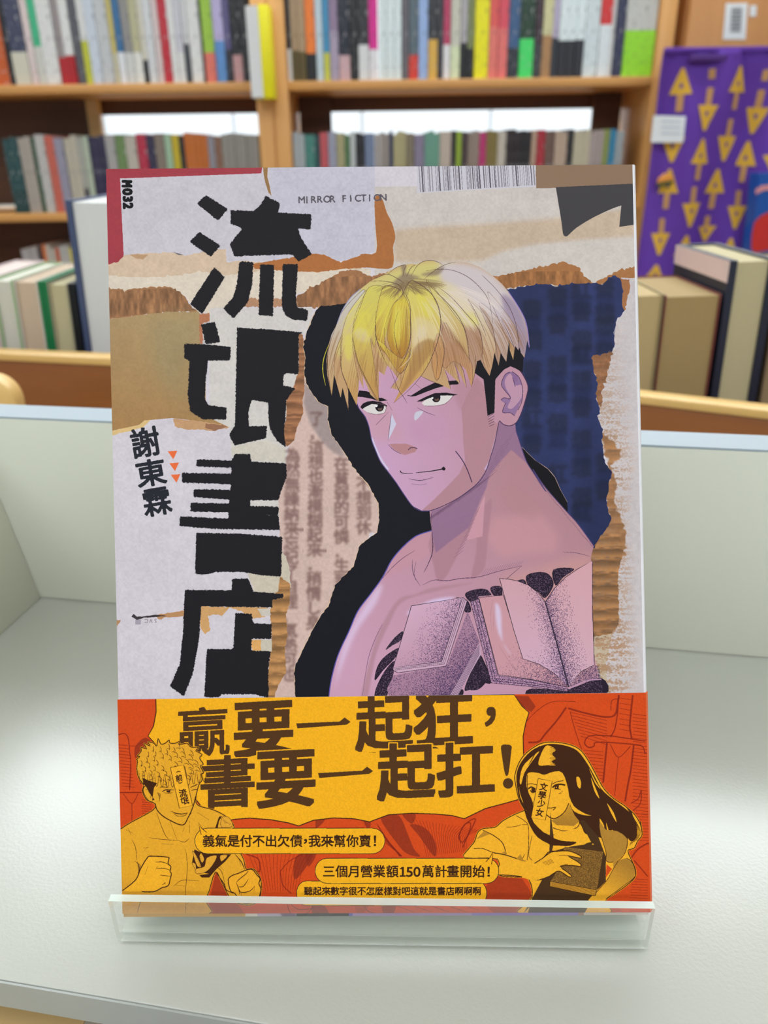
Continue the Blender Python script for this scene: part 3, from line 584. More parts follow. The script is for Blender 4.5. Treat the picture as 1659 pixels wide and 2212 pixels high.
    c.poly(curve(z5(1385, 100, 1420, 190, 1468, 190, 1472, 280, 1400, 370, 1360, 360, 1388, 290, 1350, 220, 1340, 150), 3), (190, 152, 170))
    c.poly(z5(1390, 90, 1440, 120, 1440, 160, 1415, 165), (140, 108, 146))
    for P in (z5(1380, 88, 1340, 110, 1312, 180, 1330, 220, 1378, 280, 1372, 298, 1335, 288, 1308, 305), z5(1345, 330, 1322, 400, 1380, 406, 1415, 430), z5(1400, 130, 1420, 200), z5(1395, 84, 1450, 130, 1478, 220, 1470, 320, 1440, 385)): c.line(P, 1.3, line)
    # eyes and brows
    wh, ir = (224, 220, 214), (58, 44, 40)
    for wp, ic, lid, hl in ((z5(226, 375, 245, 358, 280, 340, 340, 332, 400, 345, 412, 362, 408, 390, 392, 410, 330, 419, 270, 405), (362, 360, 34, 37), z5(211, 362, 232, 334, 270, 318, 310, 313, 370, 323, 422, 350, 418, 358, 370, 345, 300, 338, 250, 362, 228, 378), (335, 350, 12)), (z5(690, 332, 720, 305, 790, 272, 860, 265, 936, 272, 905, 310, 862, 340, 780, 353, 715, 352), (803, 287, 34, 38), z5(652, 318, 720, 283, 790, 253, 880, 249, 972, 264, 938, 272, 890, 270, 800, 274, 735, 298, 690, 318), (772, 290, 10))):
        c.poly(wp, wh); MW = c.full(wp)
        th = np.linspace(0, 2*np.pi, 24, endpoint=False)
        ell = lambda x, y, a, b: z5(*np.c_[x+a*np.cos(th), y+b*np.sin(th)].ravel())
        c.poly(ell(*ic), dk, clip=MW); c.poly(ell(ic[0]+4, ic[1]+14, 17, 15), (96, 74, 64), clip=MW); c.poly(ell(ic[0], ic[1]-6, 20, 18), dk, clip=MW)
        c.poly(ell(hl[0], hl[1], hl[2], hl[2]), (236, 234, 230)); c.poly(lid, dk)
        c.line(wp[3:] if ic[0] < 500 else wp[4:], .9, (110, 80, 90))
    c.poly(z5(185, 282, 203, 232, 260, 238, 300, 252, 345, 288, 380, 290, 425, 310, 360, 318, 300, 297, 225, 283), dk)
    c.poly(z5(596, 279, 620, 264, 700, 214, 790, 172, 870, 160, 975, 152, 978, 184, 900, 188, 800, 215, 720, 245, 640, 277), dk)
    c.line(z5(578, 271, 612, 275), 1.2, dk)
    # shaved black side and sideburn
    c.poly(z4(1120, 700, 1250, 600, 1510, 640, 1500, 760, 1492, 880, 1440, 850, 1405, 836, 1360, 858, 1300, 920, 1296, 940, 1290, 1168, 1240, 1192, 1226, 1050, 1212, 930, 1150, 885), (22, 20, 26))
    for i in range(5): c.line(z5(1205+i*3, 440+i*18, 1256, 408+i*18+(6*i)*.6), .9, line, smooth=0)
    # hair
    hair = z4(120, 610, 160, 530, 200, 430, 260, 340, 330, 280, 400, 225, 450, 200, 500, 175, 540, 150, 620, 110, 700, 100, 730, 105, 790, 78, 850, 80, 915, 105, 1010, 85, 1090, 90, 1180, 120, 1260, 170, 1340, 240, 1400, 310, 1450, 390, 1500, 480, 1525, 570, 1540, 705, 1526, 650, 1518, 700, 1505, 775, 1480, 740, 1470, 700, 1462, 722, 1440, 690, 1425, 790, 1400, 720, 1395, 650, 1375, 805, 1335, 740, 1320, 832, 1290, 740, 1275, 830, 1255, 905, 1220, 850, 1190, 790, 1165, 800, 1150, 880, 1125, 985, 1085, 860, 1055, 830, 1090, 992, 1045, 900, 1000, 810, 1042, 962, 930, 855, 976, 1002, 900, 965, 830, 940, 760, 905, 720, 940, 565, 1102, 610, 1010, 545, 990, 600, 930, 560, 870, 520, 830, 500, 900, 460, 870, 460, 1092, 400, 1040, 345, 905, 352, 1000, 320, 930, 302, 1120, 240, 990, 242, 1152, 200, 990, 186, 1062, 140, 900, 122, 1052, 90, 900, 84, 790, 100, 680)
    c.poly(hair, (194, 160, 118)); MH = c.full(hair)
    gp = lambda P, col, a=.8, s=8: c.poly(curve(P, 4), col, alpha=a, soft=s, clip=MH)
    gp(z4(200, 430, 330, 260, 540, 150, 800, 80, 1010, 90, 900, 250, 700, 500, 450, 640, 280, 700, 150, 760), (208, 197, 128), 1, 14)
    gp(z4(900, 100, 1180, 120, 1400, 300, 1520, 560, 1400, 620, 1280, 500, 1150, 420, 950, 300), (208, 198, 196), 1, 14)
    gp(z4(1340, 330, 1450, 390, 1530, 600, 1520, 760, 1440, 700, 1400, 560), (158, 142, 160), .9, 8)
    gp(z4(780, 240, 980, 250, 1150, 400, 1220, 560, 1100, 560, 940, 480, 860, 380), (214, 204, 150), .9, 12)
    gp(z4(900, 500, 1100, 560, 1280, 560, 1400, 700, 1320, 830, 1100, 850, 950, 800, 880, 640), (176, 144, 122), .9, 12)
    gp(z4(160, 430, 260, 330, 330, 290, 220, 480, 140, 680, 110, 620), (200, 198, 200), .9, 8)
    strands = [
     (z4(330, 300, 200, 440, 130, 610, 92, 760, 95, 880, 120, 1048, 138, 900, 145, 760, 190, 620, 250, 450, 355, 305), (204, 200, 190), (192, 156, 106)),
     (z4(370, 290, 250, 440, 200, 580, 185, 700, 188, 850, 240, 1000, 242, 1148, 302, 1115, 312, 950, 290, 800, 272, 700, 275, 560, 300, 440), (216, 208, 150), (190, 146, 92)),
     (z4(390, 270, 490, 270, 452, 400, 436, 560, 432, 700, 400, 640, 440, 900, 455, 1085, 380, 960, 310, 820, 275, 650, 280, 550, 330, 400), (208, 200, 108), (186, 142, 88)),
     (z4(500, 258, 600, 280, 632, 312, 560, 400, 520, 520, 500, 700, 530, 760, 460, 690, 438, 560, 452, 400, 480, 300), (212, 200, 104), (176, 132, 66)),
     (z4(610, 350, 642, 316, 672, 380, 687, 500, 682, 650, 632, 775, 560, 740, 522, 640, 522, 520, 560, 400), (210, 192, 84), (170, 124, 56)),
     (z4(440, 640, 520, 760, 600, 880, 640, 860, 690, 700, 640, 780, 560, 740, 500, 680), (206, 184, 84), (180, 134, 74)),
     (z4(690, 222, 720, 225, 800, 278, 862, 350, 897, 450, 902, 560, 870, 700, 800, 850, 700, 985, 565, 1102, 612, 980, 660, 830, 690, 700, 690, 520, 670, 380, 636, 305), (214, 204, 112), (192, 146, 96)),
     (z4(800, 215, 900, 330, 1000, 460, 1070, 560, 1100, 700, 1112, 825, 1060, 700, 980, 600, 905, 500, 880, 400), (212, 202, 128), (188, 150, 112)),
     (z4(930, 520, 1000, 620, 1080, 740, 1130, 830, 1125, 985, 1080, 870, 1000, 800, 930, 850, 905, 700), (170, 136, 112), (198, 152, 106)),
     (z4(880, 600, 930, 700, 905, 880, 870, 935, 840, 780), (186, 146, 104), (196, 150, 98)),
     (z4(1100, 360, 1190, 440, 1260, 560, 1300, 700, 1275, 830, 1255, 905, 1210, 800, 1200, 640, 1150, 460), (214, 204, 176), (186, 146, 112)),
     (z4(1180, 380, 1270, 440, 1350, 540, 1395, 640, 1375, 802, 1300, 660, 1230, 520), (204, 194, 190), (178, 150, 132)),
     (z4(1240, 300, 1350, 420, 1440, 560, 1462, 718, 1390, 640, 1320, 500), (206, 198, 202), (180, 158, 156)),
    ]
    for P, a, b in strands:
        c.grad(curve(P, 4), a, b, p=1.3, clip=MH); c.line(P, .9, (104, 80, 66), closed=True, smooth=4, clip=MH, alpha=.75)
    for P in (z4(300, 520, 330, 440, 400, 460, 390, 560, 400, 640, 340, 600, 290, 600), z4(205, 690, 230, 600, 265, 640, 270, 740, 240, 800), z4(470, 400, 520, 330, 560, 330, 520, 400, 460, 500), z4(440, 690, 520, 790, 600, 850, 500, 800), z4(560, 480, 610, 420, 615, 560, 600, 690, 560, 620), z4(740, 300, 820, 380, 850, 460, 800, 480, 740, 380), z4(1050, 420, 1150, 480, 1180, 540, 1110, 500)):
        gp(P, (222, 214, 96), .5, 6)
    for P in (z4(280, 600, 330, 560, 400, 620, 390, 660, 320, 650), z4(700, 520, 760, 480, 880, 560, 860, 660, 760, 640, 700, 690), z4(930, 250, 1000, 260, 1150, 400, 1100, 450, 1000, 400), z4(1200, 300, 1300, 330, 1350, 400, 1290, 400), z4(740, 560, 800, 560, 780, 700, 700, 740)):
        gp(P, (226, 212, 196), .45, 8)
    for P in (z4(560, 240, 640, 170, 700, 180, 760, 200, 700, 215, 640, 290, 600, 270), z4(620, 110, 640, 190, 655, 110), z4(760, 180, 850, 150, 930, 120, 880, 180)):
        gp(P, (124, 106, 96), .7, 5)
    for P in (z4(360, 440, 380, 560, 440, 720, 400, 640), z4(560, 400, 520, 520, 530, 620), z4(650, 400, 680, 520, 660, 680, 640, 760, 650, 600), z4(900, 500, 1000, 600, 1100, 760, 1000, 660), z4(1190, 400, 1260, 500, 1290, 620, 1240, 520), z4(720, 700, 820, 640, 860, 690, 760, 850, 620, 1040, 680, 860)):
        gp(P, (150, 112, 74), .55, 4)
    hr = np.random.default_rng(21)
    tips = curve(np.array([(92, 860), (125, 1000), (185, 1000), (240, 1080), (300, 1060), (400, 980), (455, 1030), (520, 900), (600, 900), (565, 1080), (700, 940), (800, 880), (880, 900), (975, 980), (1040, 930), (1090, 960), (1130, 960), (1200, 800), (1255, 880), (1320, 810), (1375, 780), (1425, 770), (1465, 710), (1505, 750), (1535, 690)]), 8, False)
    for i in range(210):
        e = tips[int(hr.random()*(len(tips)-1))] + hr.normal(size=2)*8; s0 = np.array([640+hr.normal()*26, 235+hr.normal()*14]); dx = (e[0]-640)/800
        mid = s0*.5+e*.5+np.array([dx*260, -150-120*abs(dx)]); tt = lambda k: (1-k)**2*s0+2*k*(1-k)*mid+k*k*e
        yel = np.clip(1-(e[0]-500)/700, 0, 1)
        for lo_, hi_, cl_, al in ((.03, .22, (132, 112, 80), .45), (.26+hr.random()*.1, .60+hr.random()*.14, (228-8*yel, 216-6*yel, 206-112*yel), .55), (.68+hr.random()*.1, .98, (150, 112, 78), .5)):
            if hr.random() < .75: c.line(z4(*np.array([tt(k) for k in np.linspace(lo_, hi_, 5)]).ravel()), .7+hr.random()*1.3, cl_, smooth=2, alpha=al, taper=True, clip=MH)
    hl_ = (78, 56, 54)
    for P, w in ((z4(632, 318, 660, 260, 700, 222, 800, 278, 868, 360, 900, 460, 902, 560, 870, 695, 800, 850, 700, 982, 567, 1100), 1.3), (z4(800, 230, 880, 310, 960, 390, 1050, 510, 1095, 640, 1110, 815), 1.1), (z4(890, 270, 980, 340, 1080, 450, 1170, 560, 1205, 680, 1198, 770), 1.1), (z4(1100, 350, 1150, 440, 1200, 540, 1230, 620), .9), (z4(800, 150, 900, 138, 1000, 150, 1100, 195, 1190, 275, 1250, 370, 1280, 530), 1), (z4(1200, 180, 1300, 280, 1390, 400, 1440, 520, 1462, 640, 1464, 718), 1), (z4(790, 205, 860, 150, 940, 105, 1010, 88), .9), (z4(1340, 500, 1390, 600, 1430, 700, 1425, 780), .9), (z4(1190, 420, 1260, 520, 1290, 620, 1320, 820), .9), (z4(440, 205, 520, 175, 600, 210, 640, 240), 1), (z4(520, 180, 580, 130, 650, 108, 640, 150, 632, 190), 1), (z4(660, 190, 690, 130, 725, 105), 1), (z4(690, 190, 740, 110, 800, 78, 870, 82, 918, 108), 1), (z4(400, 225, 500, 225, 600, 250, 636, 300), 1), (z4(480, 290, 520, 256, 600, 280, 632, 320), 1), (z4(640, 300, 680, 380, 688, 500, 684, 660, 640, 790, 600, 850), 1.2), (z4(440, 440, 436, 600, 470, 720, 520, 830), 1), (z4(600, 440, 570, 560, 590, 700, 625, 780), .8), (z4(500, 560, 505, 660, 530, 750), .8), (z4(275, 640, 310, 800, 380, 950, 458, 1088), 1), (z4(200, 600, 188, 760, 196, 880, 240, 1010, 242, 1150), .9), (z4(120, 620, 95, 740, 96, 880, 122, 1050), .9), (z4(540, 850, 600, 1000, 640, 1060, 664, 1102), 1), (z4(610, 880, 580, 940, 545, 996), .9), (z4(700, 700, 660, 840, 600, 900), .9), (z4(905, 620, 930, 740, 900, 900, 872, 935), .9), (z4(860, 700, 880, 780, 870, 930), .8), (z4(930, 855, 960, 930, 976, 1000), 1), (z4(760, 905, 830, 940, 900, 965), .9), (z4(1000, 808, 1025, 880, 1042, 960), 1), (z4(1040, 812, 1070, 880, 1090, 990), 1), (z4(1125, 985, 1150, 880, 1155, 760), .9), (z4(720, 960, 775, 1005), 1)):
        c.line(P, w, hl_, taper=True)
    c.line(z4(100, 680, 65, 780, 58, 870, 78, 975), 1.7, (214, 206, 70), taper=True)
    c.line(z4(700, 700, 680, 780, 610, 850), 1, (230, 216, 190), taper=True)
    c.line(z4(1390, 300, 1450, 390, 1505, 490, 1528, 580, 1540, 700), 1.8, (150, 130, 190)); c.line(z4(160, 530, 200, 430, 260, 340, 330, 280), 1.6, (150, 150, 180))
    # ---- title characters
    tb = (30, 28, 31); F = lambda P: c.poly(P, tb, fuzz=3)
    for P in (z1(642, 235, 778, 318, 716, 392, 585, 285), z1(600, 462, 732, 545, 672, 615, 540, 522), z1(692, 680, 760, 742, 618, 970, 545, 905),
              z1(1012, 238, 1102, 285, 1088, 340, 1294, 352, 1292, 445, 1210, 440, 1232, 500, 1298, 600, 1215, 645, 1175, 600, 1000, 606, 818, 612, 790, 535, 868, 440, 795, 410, 795, 328, 940, 330, 975, 300),
              z1(848, 645, 935, 648, 930, 780, 900, 900, 812, 998, 748, 935, 808, 870, 835, 780), z1(978, 663, 1066, 665, 1056, 985, 968, 975), z1(1118, 660, 1212, 662, 1198, 850, 1205, 928, 1276, 945, 1268, 1012, 1180, 1005, 1130, 975, 1112, 920),
              z2(612, 62, 698, 45, 730, 170, 640, 185), z2(508, 182, 640, 185, 795, 200, 792, 285, 655, 285, 640, 400, 636, 520, 655, 560, 770, 575, 768, 650, 620, 648, 545, 600, 530, 500, 540, 285, 508, 270)):
        F(P)
    F(z2(835, 80, 1060, 95, 1242, 110, 1216, 125, 1216, 372, 1150, 362, 1120, 375, 1120, 440, 1195, 455, 1140, 530, 1132, 660, 1125, 740, 1140, 826, 1080, 780, 1035, 700, 1030, 640, 1028, 545, 925, 530, 905, 600, 908, 690, 1020, 690, 1015, 765, 820, 810, 785, 745, 822, 690, 828, 400))
    F(z2(820, 862, 918, 865, 922, 910, 1140, 922, 1140, 1010, 1112, 1080, 1090, 1150, 918, 1150, 915, 1185, 1090, 1190, 1092, 1240, 912, 1235) + z3(905, 90, 1092, 100, 1100, 190, 700, 182, 478, 165, 482, 105, 780, 118, 782, 80, 545, 75, 548, 20, 785, 25) + z2(790, 1145, 565, 1130, 566, 1080, 795, 1085, 795, 1050, 495, 1040, 495, 980, 800, 985, 800, 948, 580, 940, 588, 895, 800, 905))
    F(z3(582, 205, 850, 212, 1115, 232, 1108, 478, 1000, 470, 870, 450, 700, 448, 650, 465, 575, 462))
    F(z3(805, 492, 905, 488, 935, 570, 1125, 585, 1122, 608, 1052, 622, 1055, 668, 860, 665, 612, 660, 600, 860, 560, 1080, 505, 1218, 418, 1155, 480, 1020, 500, 820, 510, 560, 800, 562))
    F(z3(825, 702, 925, 708, 935, 765, 1048, 772, 1048, 862, 925, 862, 922, 935, 1044, 940, 1028, 1040, 1030, 1225, 1000, 1222, 950, 1205, 740, 1205, 720, 1225, 632, 1222, 648, 925, 812, 925))
    # author's name, triangles, small torn slip
    for ch, cx, cy, w, h in (('謝', 1083, 332, 205, 215), ('東', 1125, 560, 215, 195), ('霖', 1170, 778, 205, 200)):
        (x, y), = z9(cx, cy); w /= 3.457; h /= 3.457
        c.glyph(ch, (x-w/2, y-h/2, x+w/2, y+h/2), (38, 40, 46), rot=-.17, bold=1.7, fuzz=1)
    for a, b in ((1287, 427), (1299, 516), (1310, 602)): c.poly(z9(a-36, b-26, a+35, b-31, a+6, b+33), (228, 116, 70))
    c.poly(torn(z3(320, 715, 420, 700, 505, 688, 505, 722, 430, 728, 350, 735), 1.2), (184, 142, 100)); c.poly(torn(z3(180, 725, 195, 706, 215, 725, 260, 722, 330, 712, 400, 720, 240, 735, 215, 742), .8), (60, 55, 56))
    c.poly(z3(205, 746, 240, 742, 238, 774, 205, 774), (168, 164, 172)); c.poly(torn(z3(85, 745, 115, 745, 92, 785), 1), (176, 136, 100))
    for i, ch in enumerate('SVC'): c.glyph(ch, None, (120, 112, 112), em=(332-i*9, 1343, 12), rot=math.pi)
    c.line(z3(165, 830, 120, 950, 130, 1100), .6, (196, 194, 204))
    # strip of the cover that shows below the paper band
    yb = 1966
    for x0, x1, col in ((250, 530, (196, 150, 60)), (530, 556, (220, 214, 200)), (556, 640, (188, 176, 196)), (640, 754, (40, 36, 44)), (754, 762, (110, 100, 180)), (762, 1020, (172, 146, 190)), (1020, 1250, (150, 128, 196)), (1250, 1262, (170, 130, 110)), (1262, 1420, (212, 202, 190))):
        c.poly([(x0, yb), (x1, yb), (x1, 1999), (x0, 1999)], col)
    c.poly([(600, yb), (640, yb), (640, 1999), (620, 1999)], (110, 90, 120), soft=4)
    c.a *= (1+(rng.random((H, W)).astype(np.float32)-.5)*.035)[..., None]
    return c

def band_y(x, top=True): return 1512-(x-253)*(15/1144) if top else 1975-(x-266)*(3/1135)
def draw_band():
    y0 = int(warp([(253, 1512)])[0][1])-14; y1 = CH
    c = Canvas(y0, y1, (216, 74, 24)); H, W = c.h, c.w
    b1, b2, b3, b4, b5, b6 = Z(240, 1490, 3.770), Z(620, 1490, 2.9625), Z(1080, 1490, 4.879), Z(240, 1740, 3.770), Z(620, 1740, 3.606), Z(980, 1740, 3.770)
    DR, BR, YE, YS = (138, 44, 24), (66, 34, 14), (252, 178, 28), (190, 132, 40)
    RL = (132, 34, 18)
    # darker red drawing in the ground
    dr = lambda P, n=4, a=.75: c.poly(curve(P, n) if n else P, DR, alpha=a)
    dr(b1(190, 520, 200, 460, 260, 400, 300, 400, 330, 450, 250, 520, 240, 560, 200, 560)); dr(b3(150, 70, 300, 70, 380, 180, 330, 240, 240, 180), 0)
    dr(b4(900, 470, 1000, 760, 1100, 900, 780, 900, 820, 700, 850, 560), 0, .55)
    dr(b5(730, 100, 870, 80, 940, 220, 990, 340, 1040, 400, 940, 380, 860, 300)); dr(b5(900, 70, 1000, 70, 990, 130, 960, 140)); dr(b5(70, 400, 200, 380, 160, 470, 60, 580)); dr(b5(960, 150, 1080, 180, 1160, 300, 1150, 400, 1030, 240))
    dr(b6(280, 640, 360, 580, 560, 600, 640, 720, 620, 900, 350, 900, 200, 760), 0, .55); dr(b6(1100, 780, 1300, 780, 1400, 900, 1250, 900), 0, .3)
    dr(b5(150, 380, 230, 380, 170, 480)); dr(b5(600, 115, 650, 115, 650, 170, 620, 175)); dr(b5(235, 80, 300, 100, 270, 150, 225, 175)); dr(b5(740, 740, 850, 760, 820, 860, 760, 860)); dr(b5(200, 760, 280, 770, 330, 860, 210, 860)); dr(b5(540, 590, 620, 600, 680, 720, 560, 860, 520, 700), 4, .35)
    rl = lambda P, w=1.2: c.line(P, w*1.3, RL, alpha=.8)
    for i in range(30):
        y = 240+i*36
        rl(b3(740+min(i, 9)*16+max(0, i-9)*2, y, 1130-(i > 7)*30, y+90+4*math.sin(i)), .9) if i < 8 else None
        rl(b3(1400, y+20, 1560, y+40), .9)
    for i in range(12): rl(b3(880+i*10, 640+i*36, 1090, 660+i*36), .9)
    for i in range(14): rl(b1(62+i*2, 450+i*26, 140+i*4, 460+i*26), .9); rl(b1(250, 900+i*18, 330, 905+i*18), .9)
    for i in range(7): rl(b3(1260, 90+i*55, 1380, 110+i*55), .9)
    for P, w in ((b3(700, 190, 600, 330, 480, 470, 410, 550, 300, 560), 3), (b3(720, 200, 900, 250, 1100, 290, 1210, 270, 1240, 160, 1255, 60), 3), (b3(740, 230, 790, 420, 870, 660), 1.3), (b3(270, 350, 400, 220, 560, 130, 800, 130), 1.2), (b3(1165, 500, 1210, 420, 1240, 250, 1250, 60), 2), (b3(1400, 60, 1380, 260, 1370, 400, 1390, 520), 3), (b3(1530, 545, 1300, 510, 1150, 490, 950, 490, 895, 560, 930, 610, 990, 600, 1010, 560, 1160, 560, 1400, 580, 1500, 600, 1530, 680), 2), (b3(1130, 560, 1110, 760, 1090, 980), 3), (b3(1410, 590, 1380, 850, 1350, 1000, 1320, 1180), 3), (b3(1165, 580, 1250, 715, 1375, 600), 1.4), (b3(1250, 715, 1230, 900, 1210, 1120), 1.2), (b3(1380, 1200, 1460, 1150, 1490, 1060, 1480, 1200, 1400, 1280), 1.6), (b3(1170, 220, 1180, 120, 1250, 100), 1.4), (b1(62, 370, 110, 360, 140, 400, 150, 500, 160, 600, 150, 820), 1.8), (b1(150, 460, 200, 460, 260, 430), 1), (b1(75, 840, 250, 840), 2), (b1(100, 850, 170, 930, 220, 850), 1.2), (b1(170, 930, 170, 1100), 1.2), (b5(600, 780, 640, 830, 730, 850), 1.4), (b5(0, 760, 40, 850, 160, 840, 210, 770), 1.2), (b5(1360, 290, 1340, 240, 1390, 150, 1470, 110, 1400, 260, 1370, 330), 2), (b6(60, 310, 50, 240, 90, 160, 140, 150, 120, 240, 70, 310), 1.8), (b6(1440, 440, 1500, 360, 1580, 310), 2.4), (b6(1470, 450, 1530, 520, 1580, 580), 2), (b4(1100, 400, 1200, 440, 1210, 540, 1160, 520), 2), (b4(1380, 540, 1450, 460, 1560, 400), 1.4), (b4(1380, 540, 1400, 650, 1470, 720), 1.6), (b4(1460, 800, 1530, 850, 1650, 840), 1.3)): rl(P, w)
    for i in range(22): rl(b5(980+i*26, 110+4*i, 1050+i*17, 240, 1090+i*15, 400-2*i), .7)
    for i in range(12): rl(b5(700+i*6, 140+i*14, 800+i*4, 290+i*6, 900-i*2, 400), .7)
    for i in range(16): rl(b4(1120+i*34, 400, 1170+i*26, 520, 1220+i*20, 700), .7)
    for i in range(14): rl(b5(840+i*44, 780+(i % 3)*16, 900+i*46, 800+(i % 3)*16), .7)
    for i in range(10): rl(b6(1450-i*2, 600+i*22, 1580, 606+i*22), .8); rl(b6(1480, 70+i*24, 1580, 74+i*24), .8)
    # burst balloon
    burst = b1(368, 60, 372, 180, 350, 300, 305, 380, 400, 480, 700, 900, 850, 1100) + b1(1000, 1055, 1130, 1045, 1300, 1058, 1440, 1082, 1535, 1110) + b2(78, 870, 170, 835, 300, 820, 430, 825, 530, 845, 650, 800, 800, 790, 950, 795, 1060, 805, 1135, 825, 1270, 760, 1400, 725, 1490, 700) + b3(200, 1150, 245, 720, 240, 500, 270, 350, 303, 245, 230, 180, 150, 60)
    c.line(burst, 4.2, BR, closed=True, smooth=0); c.poly(burst, YE)
    hd = (84, 52, 24)
    sh = -.055
    def put(z, ch, x0, y0, x1, y1, bd=2.6, halo=None):
        (a, b), (d, e) = z(x0, y0, x1, y1); dy = (d-a)*abs(sh)*.5 if (d-a) < 200 else 0; q = 2.2
        if ch == '一': c.poly([(a, e-2), (d-(e-b)*.9, b+8), (d-(e-b)*.9-8, b+4), (d-(e-b)*.55, b), (d, b+(e-b)*.42), (d-7, e-7), (a+3, e+3)][:7] if False else z(x0, y1-32, x1-70, y0+26, x1-38, y0, x1, y0+28, x1-24, y0+46, x0+8, y1), hd); return
        c.glyph(ch, (a+q, b+dy+q, d-q, e-dy-q), hd, bold=bd*.86, shear=sh, halo=halo, sq=True)
    put(b1, '贏', 525, 130, 970, 560, 1.6); put(b1, '要', 1005, 90, 1480, 560, 3.6); put(b2, '一', 60, 180, 408, 250); put(b2, '起', 440, 20, 805, 400, 3.4); put(b2, '狂', 815, 10, 1188, 372, 3.6); put(b2, '，', 1265, 108, 1340, 242, 1.5)
    ho = (YE, 2.4)
    put(b1, '書', 730, 525, 1170, 978, 2.8, ho); put(b1, '要', 1190, 490, 1662, 970, 3.6, ho); put(b2, '一', 200, 495, 552, 568); put(b2, '起', 580, 335, 948, 716, 3.6, ho); put(b2, '扛', 962, 330, 1328, 692, 3.6, ho)
    c.poly(curve(b2(1372, 362, 1405, 353, 1437, 362, 1436, 400, 1418, 540, 1396, 540, 1376, 420), 3), hd)
    th = np.linspace(0, 2*np.pi, 20, endpoint=False); c.poly(b2(*np.c_[1416+33*np.cos(th), 602+34*np.sin(th)].ravel()), hd)
    bl = BR
    ln = lambda z, *p, w=1.1, t=True: c.line(z(*p), w*1.45, bl, taper=t)
    # ---- man on the left
    mo = b1(60, 1150, 150, 1090, 340, 985, 355, 930, 290, 900, 255, 830, 265, 780, 225, 720, 210, 650, 215, 580, 205, 575, 235, 545, 212, 545, 245, 505, 245, 472, 290, 486, 268, 440, 320, 462, 300, 428, 350, 440, 372, 462, 384, 400, 405, 444, 440, 440, 475, 412, 478, 436, 520, 440, 560, 424, 556, 450, 620, 440, 650, 470, 716, 474, 690, 500, 742, 530, 722, 560, 752, 610, 728, 625, 756, 680, 735, 690, 742, 740, 715, 780, 690, 900, 720, 950, 830, 980, 930, 1030, 990, 1090, 1005, 1140) + b4(1010, 300, 1080, 440, 1100, 520, 1160, 520, 1215, 590, 1225, 680, 1200, 780, 1120, 815, 1010, 790, 960, 740, 900, 620, 850, 545, 800, 700, 770, 780, 775, 900, 60, 900, 60, 200)
    c.line(mo, 3.2, YE, closed=True, smooth=3); c.poly(curve(mo, 3), YS, alpha=1); c.poly(curve(mo, 3), (250, 178, 40), alpha=.75); c.line(mo, 1.9, bl, closed=True, smooth=3)
    MM = c.full(mo, smooth=3)
    c.poly(b4(60, 600, 300, 640, 700, 700, 780, 900, 60, 900), (216, 150, 46), alpha=.6, soft=16, clip=MM)
    # his hair: rows of locks, black undercut, ear
    for i in range(46):
        a = i*2.399; r = 30+190*math.sqrt((i+.5)/46); x, y = 480+r*math.cos(a)*1.08, 600+r*math.sin(a)*.72
        if y > 760: continue
        dx, dy = (x-430)/250, (y-500)/200
        ln(b1, x-18*dy-10, y-12, x+12*dx, y+6, x+22*dx, y+38, w=.8)
        ln(b1, x+22*dx, y+38, x-6, y+24, x-22, y+30, w=.7)
    for i in range(13):
        x = 225+i*43; y = 700+30*math.sin(i*.3)
        ln(b1, x, y-40, x+10, y+50, x+24, y+60, x+36, y-30, w=.8)
    c.poly(b1(258, 720, 300, 740, 375, 765, 350, 800, 335, 905, 355, 900, 310, 840, 285, 790, 262, 770), bl)
    ln(b1, 355, 930, 300, 900, 262, 830, 275, 790, 310, 800, 330, 850, 345, 900, w=1.2); ln(b1, 280, 820, 300, 815, 325, 860, 318, 890, w=.8)
    ln(b1, 360, 930, 380, 990, 450, 1050, 580, 1105, 630, 1040, 670, 950, 690, 870, w=1.5, t=False)
    c.poly(b1(385, 797, 430, 792, 515, 806, 470, 800), bl); c.poly(b1(640, 800, 715, 765, 690, 785, 650, 800), bl)
    ln(b1, 415, 835, 450, 818, 520, 822, w=1.4); ln(b1, 430, 840, 470, 848, 505, 838, w=.8); c.poly(b1(450, 822, 485, 822, 480, 842, 455, 840), bl); ln(b1, 655, 825, 690, 815, 708, 825, w=1.2)
    ln(b1, 495, 995, 530, 1010, 580, 1015, 625, 1005, w=1.5); ln(b1, 510, 1010, 545, 1032, 600, 1028, 620, 1008, w=.9); ln(b1, 480, 1000, 505, 990, w=.8)
    for i in range(7): ln(b1, 375+i*5, 838+i*2, 392, 870+i*8, w=.6)
    # torso
    for P in ((370, 60, 430, 220, 470, 280), (480, 130, 540, 290), (310, 265, 420, 280, 545, 288), (545, 288, 600, 300, 640, 270), (410, 315, 510, 320), (600, 180, 582, 218), (640, 130, 640, 230), (660, 60, 625, 100), (608, 360, 622, 500, 608, 700, 608, 880), (510, 660, 560, 620, 610, 610, 720, 618), (170, 280, 200, 350, 210, 450), (190, 455, 225, 480, 245, 500), (260, 350, 310, 345), (270, 370, 300, 340), (520, 650, 600, 660), (250, 765, 230, 820, 215, 880), (120, 200, 180, 230), (850, 500, 900, 540, 930, 650), (870, 480, 920, 530), (1040, 430, 1060, 500), (140, 190, 160, 240), (700, 60, 800, 120), (640, 790, 610, 810)): ln(b4, *P, w=.7)
    c.poly(b4(215, 470, 248, 505, 222, 570), YS); ln(b4, 212, 458, 230, 520, 218, 572, w=1.2)
    # right fist (left of picture)
    fist = b4(95, 695, 200, 610, 240, 520, 295, 430, 330, 416, 460, 424, 470, 440, 465, 480, 488, 500, 480, 540, 492, 560, 480, 610, 470, 650, 440, 668, 420, 670, 350, 705, 250, 705)
    c.poly(curve(fist, 3), (250, 178, 40)); c.line(fist[:17], 2.1, bl, smooth=3)
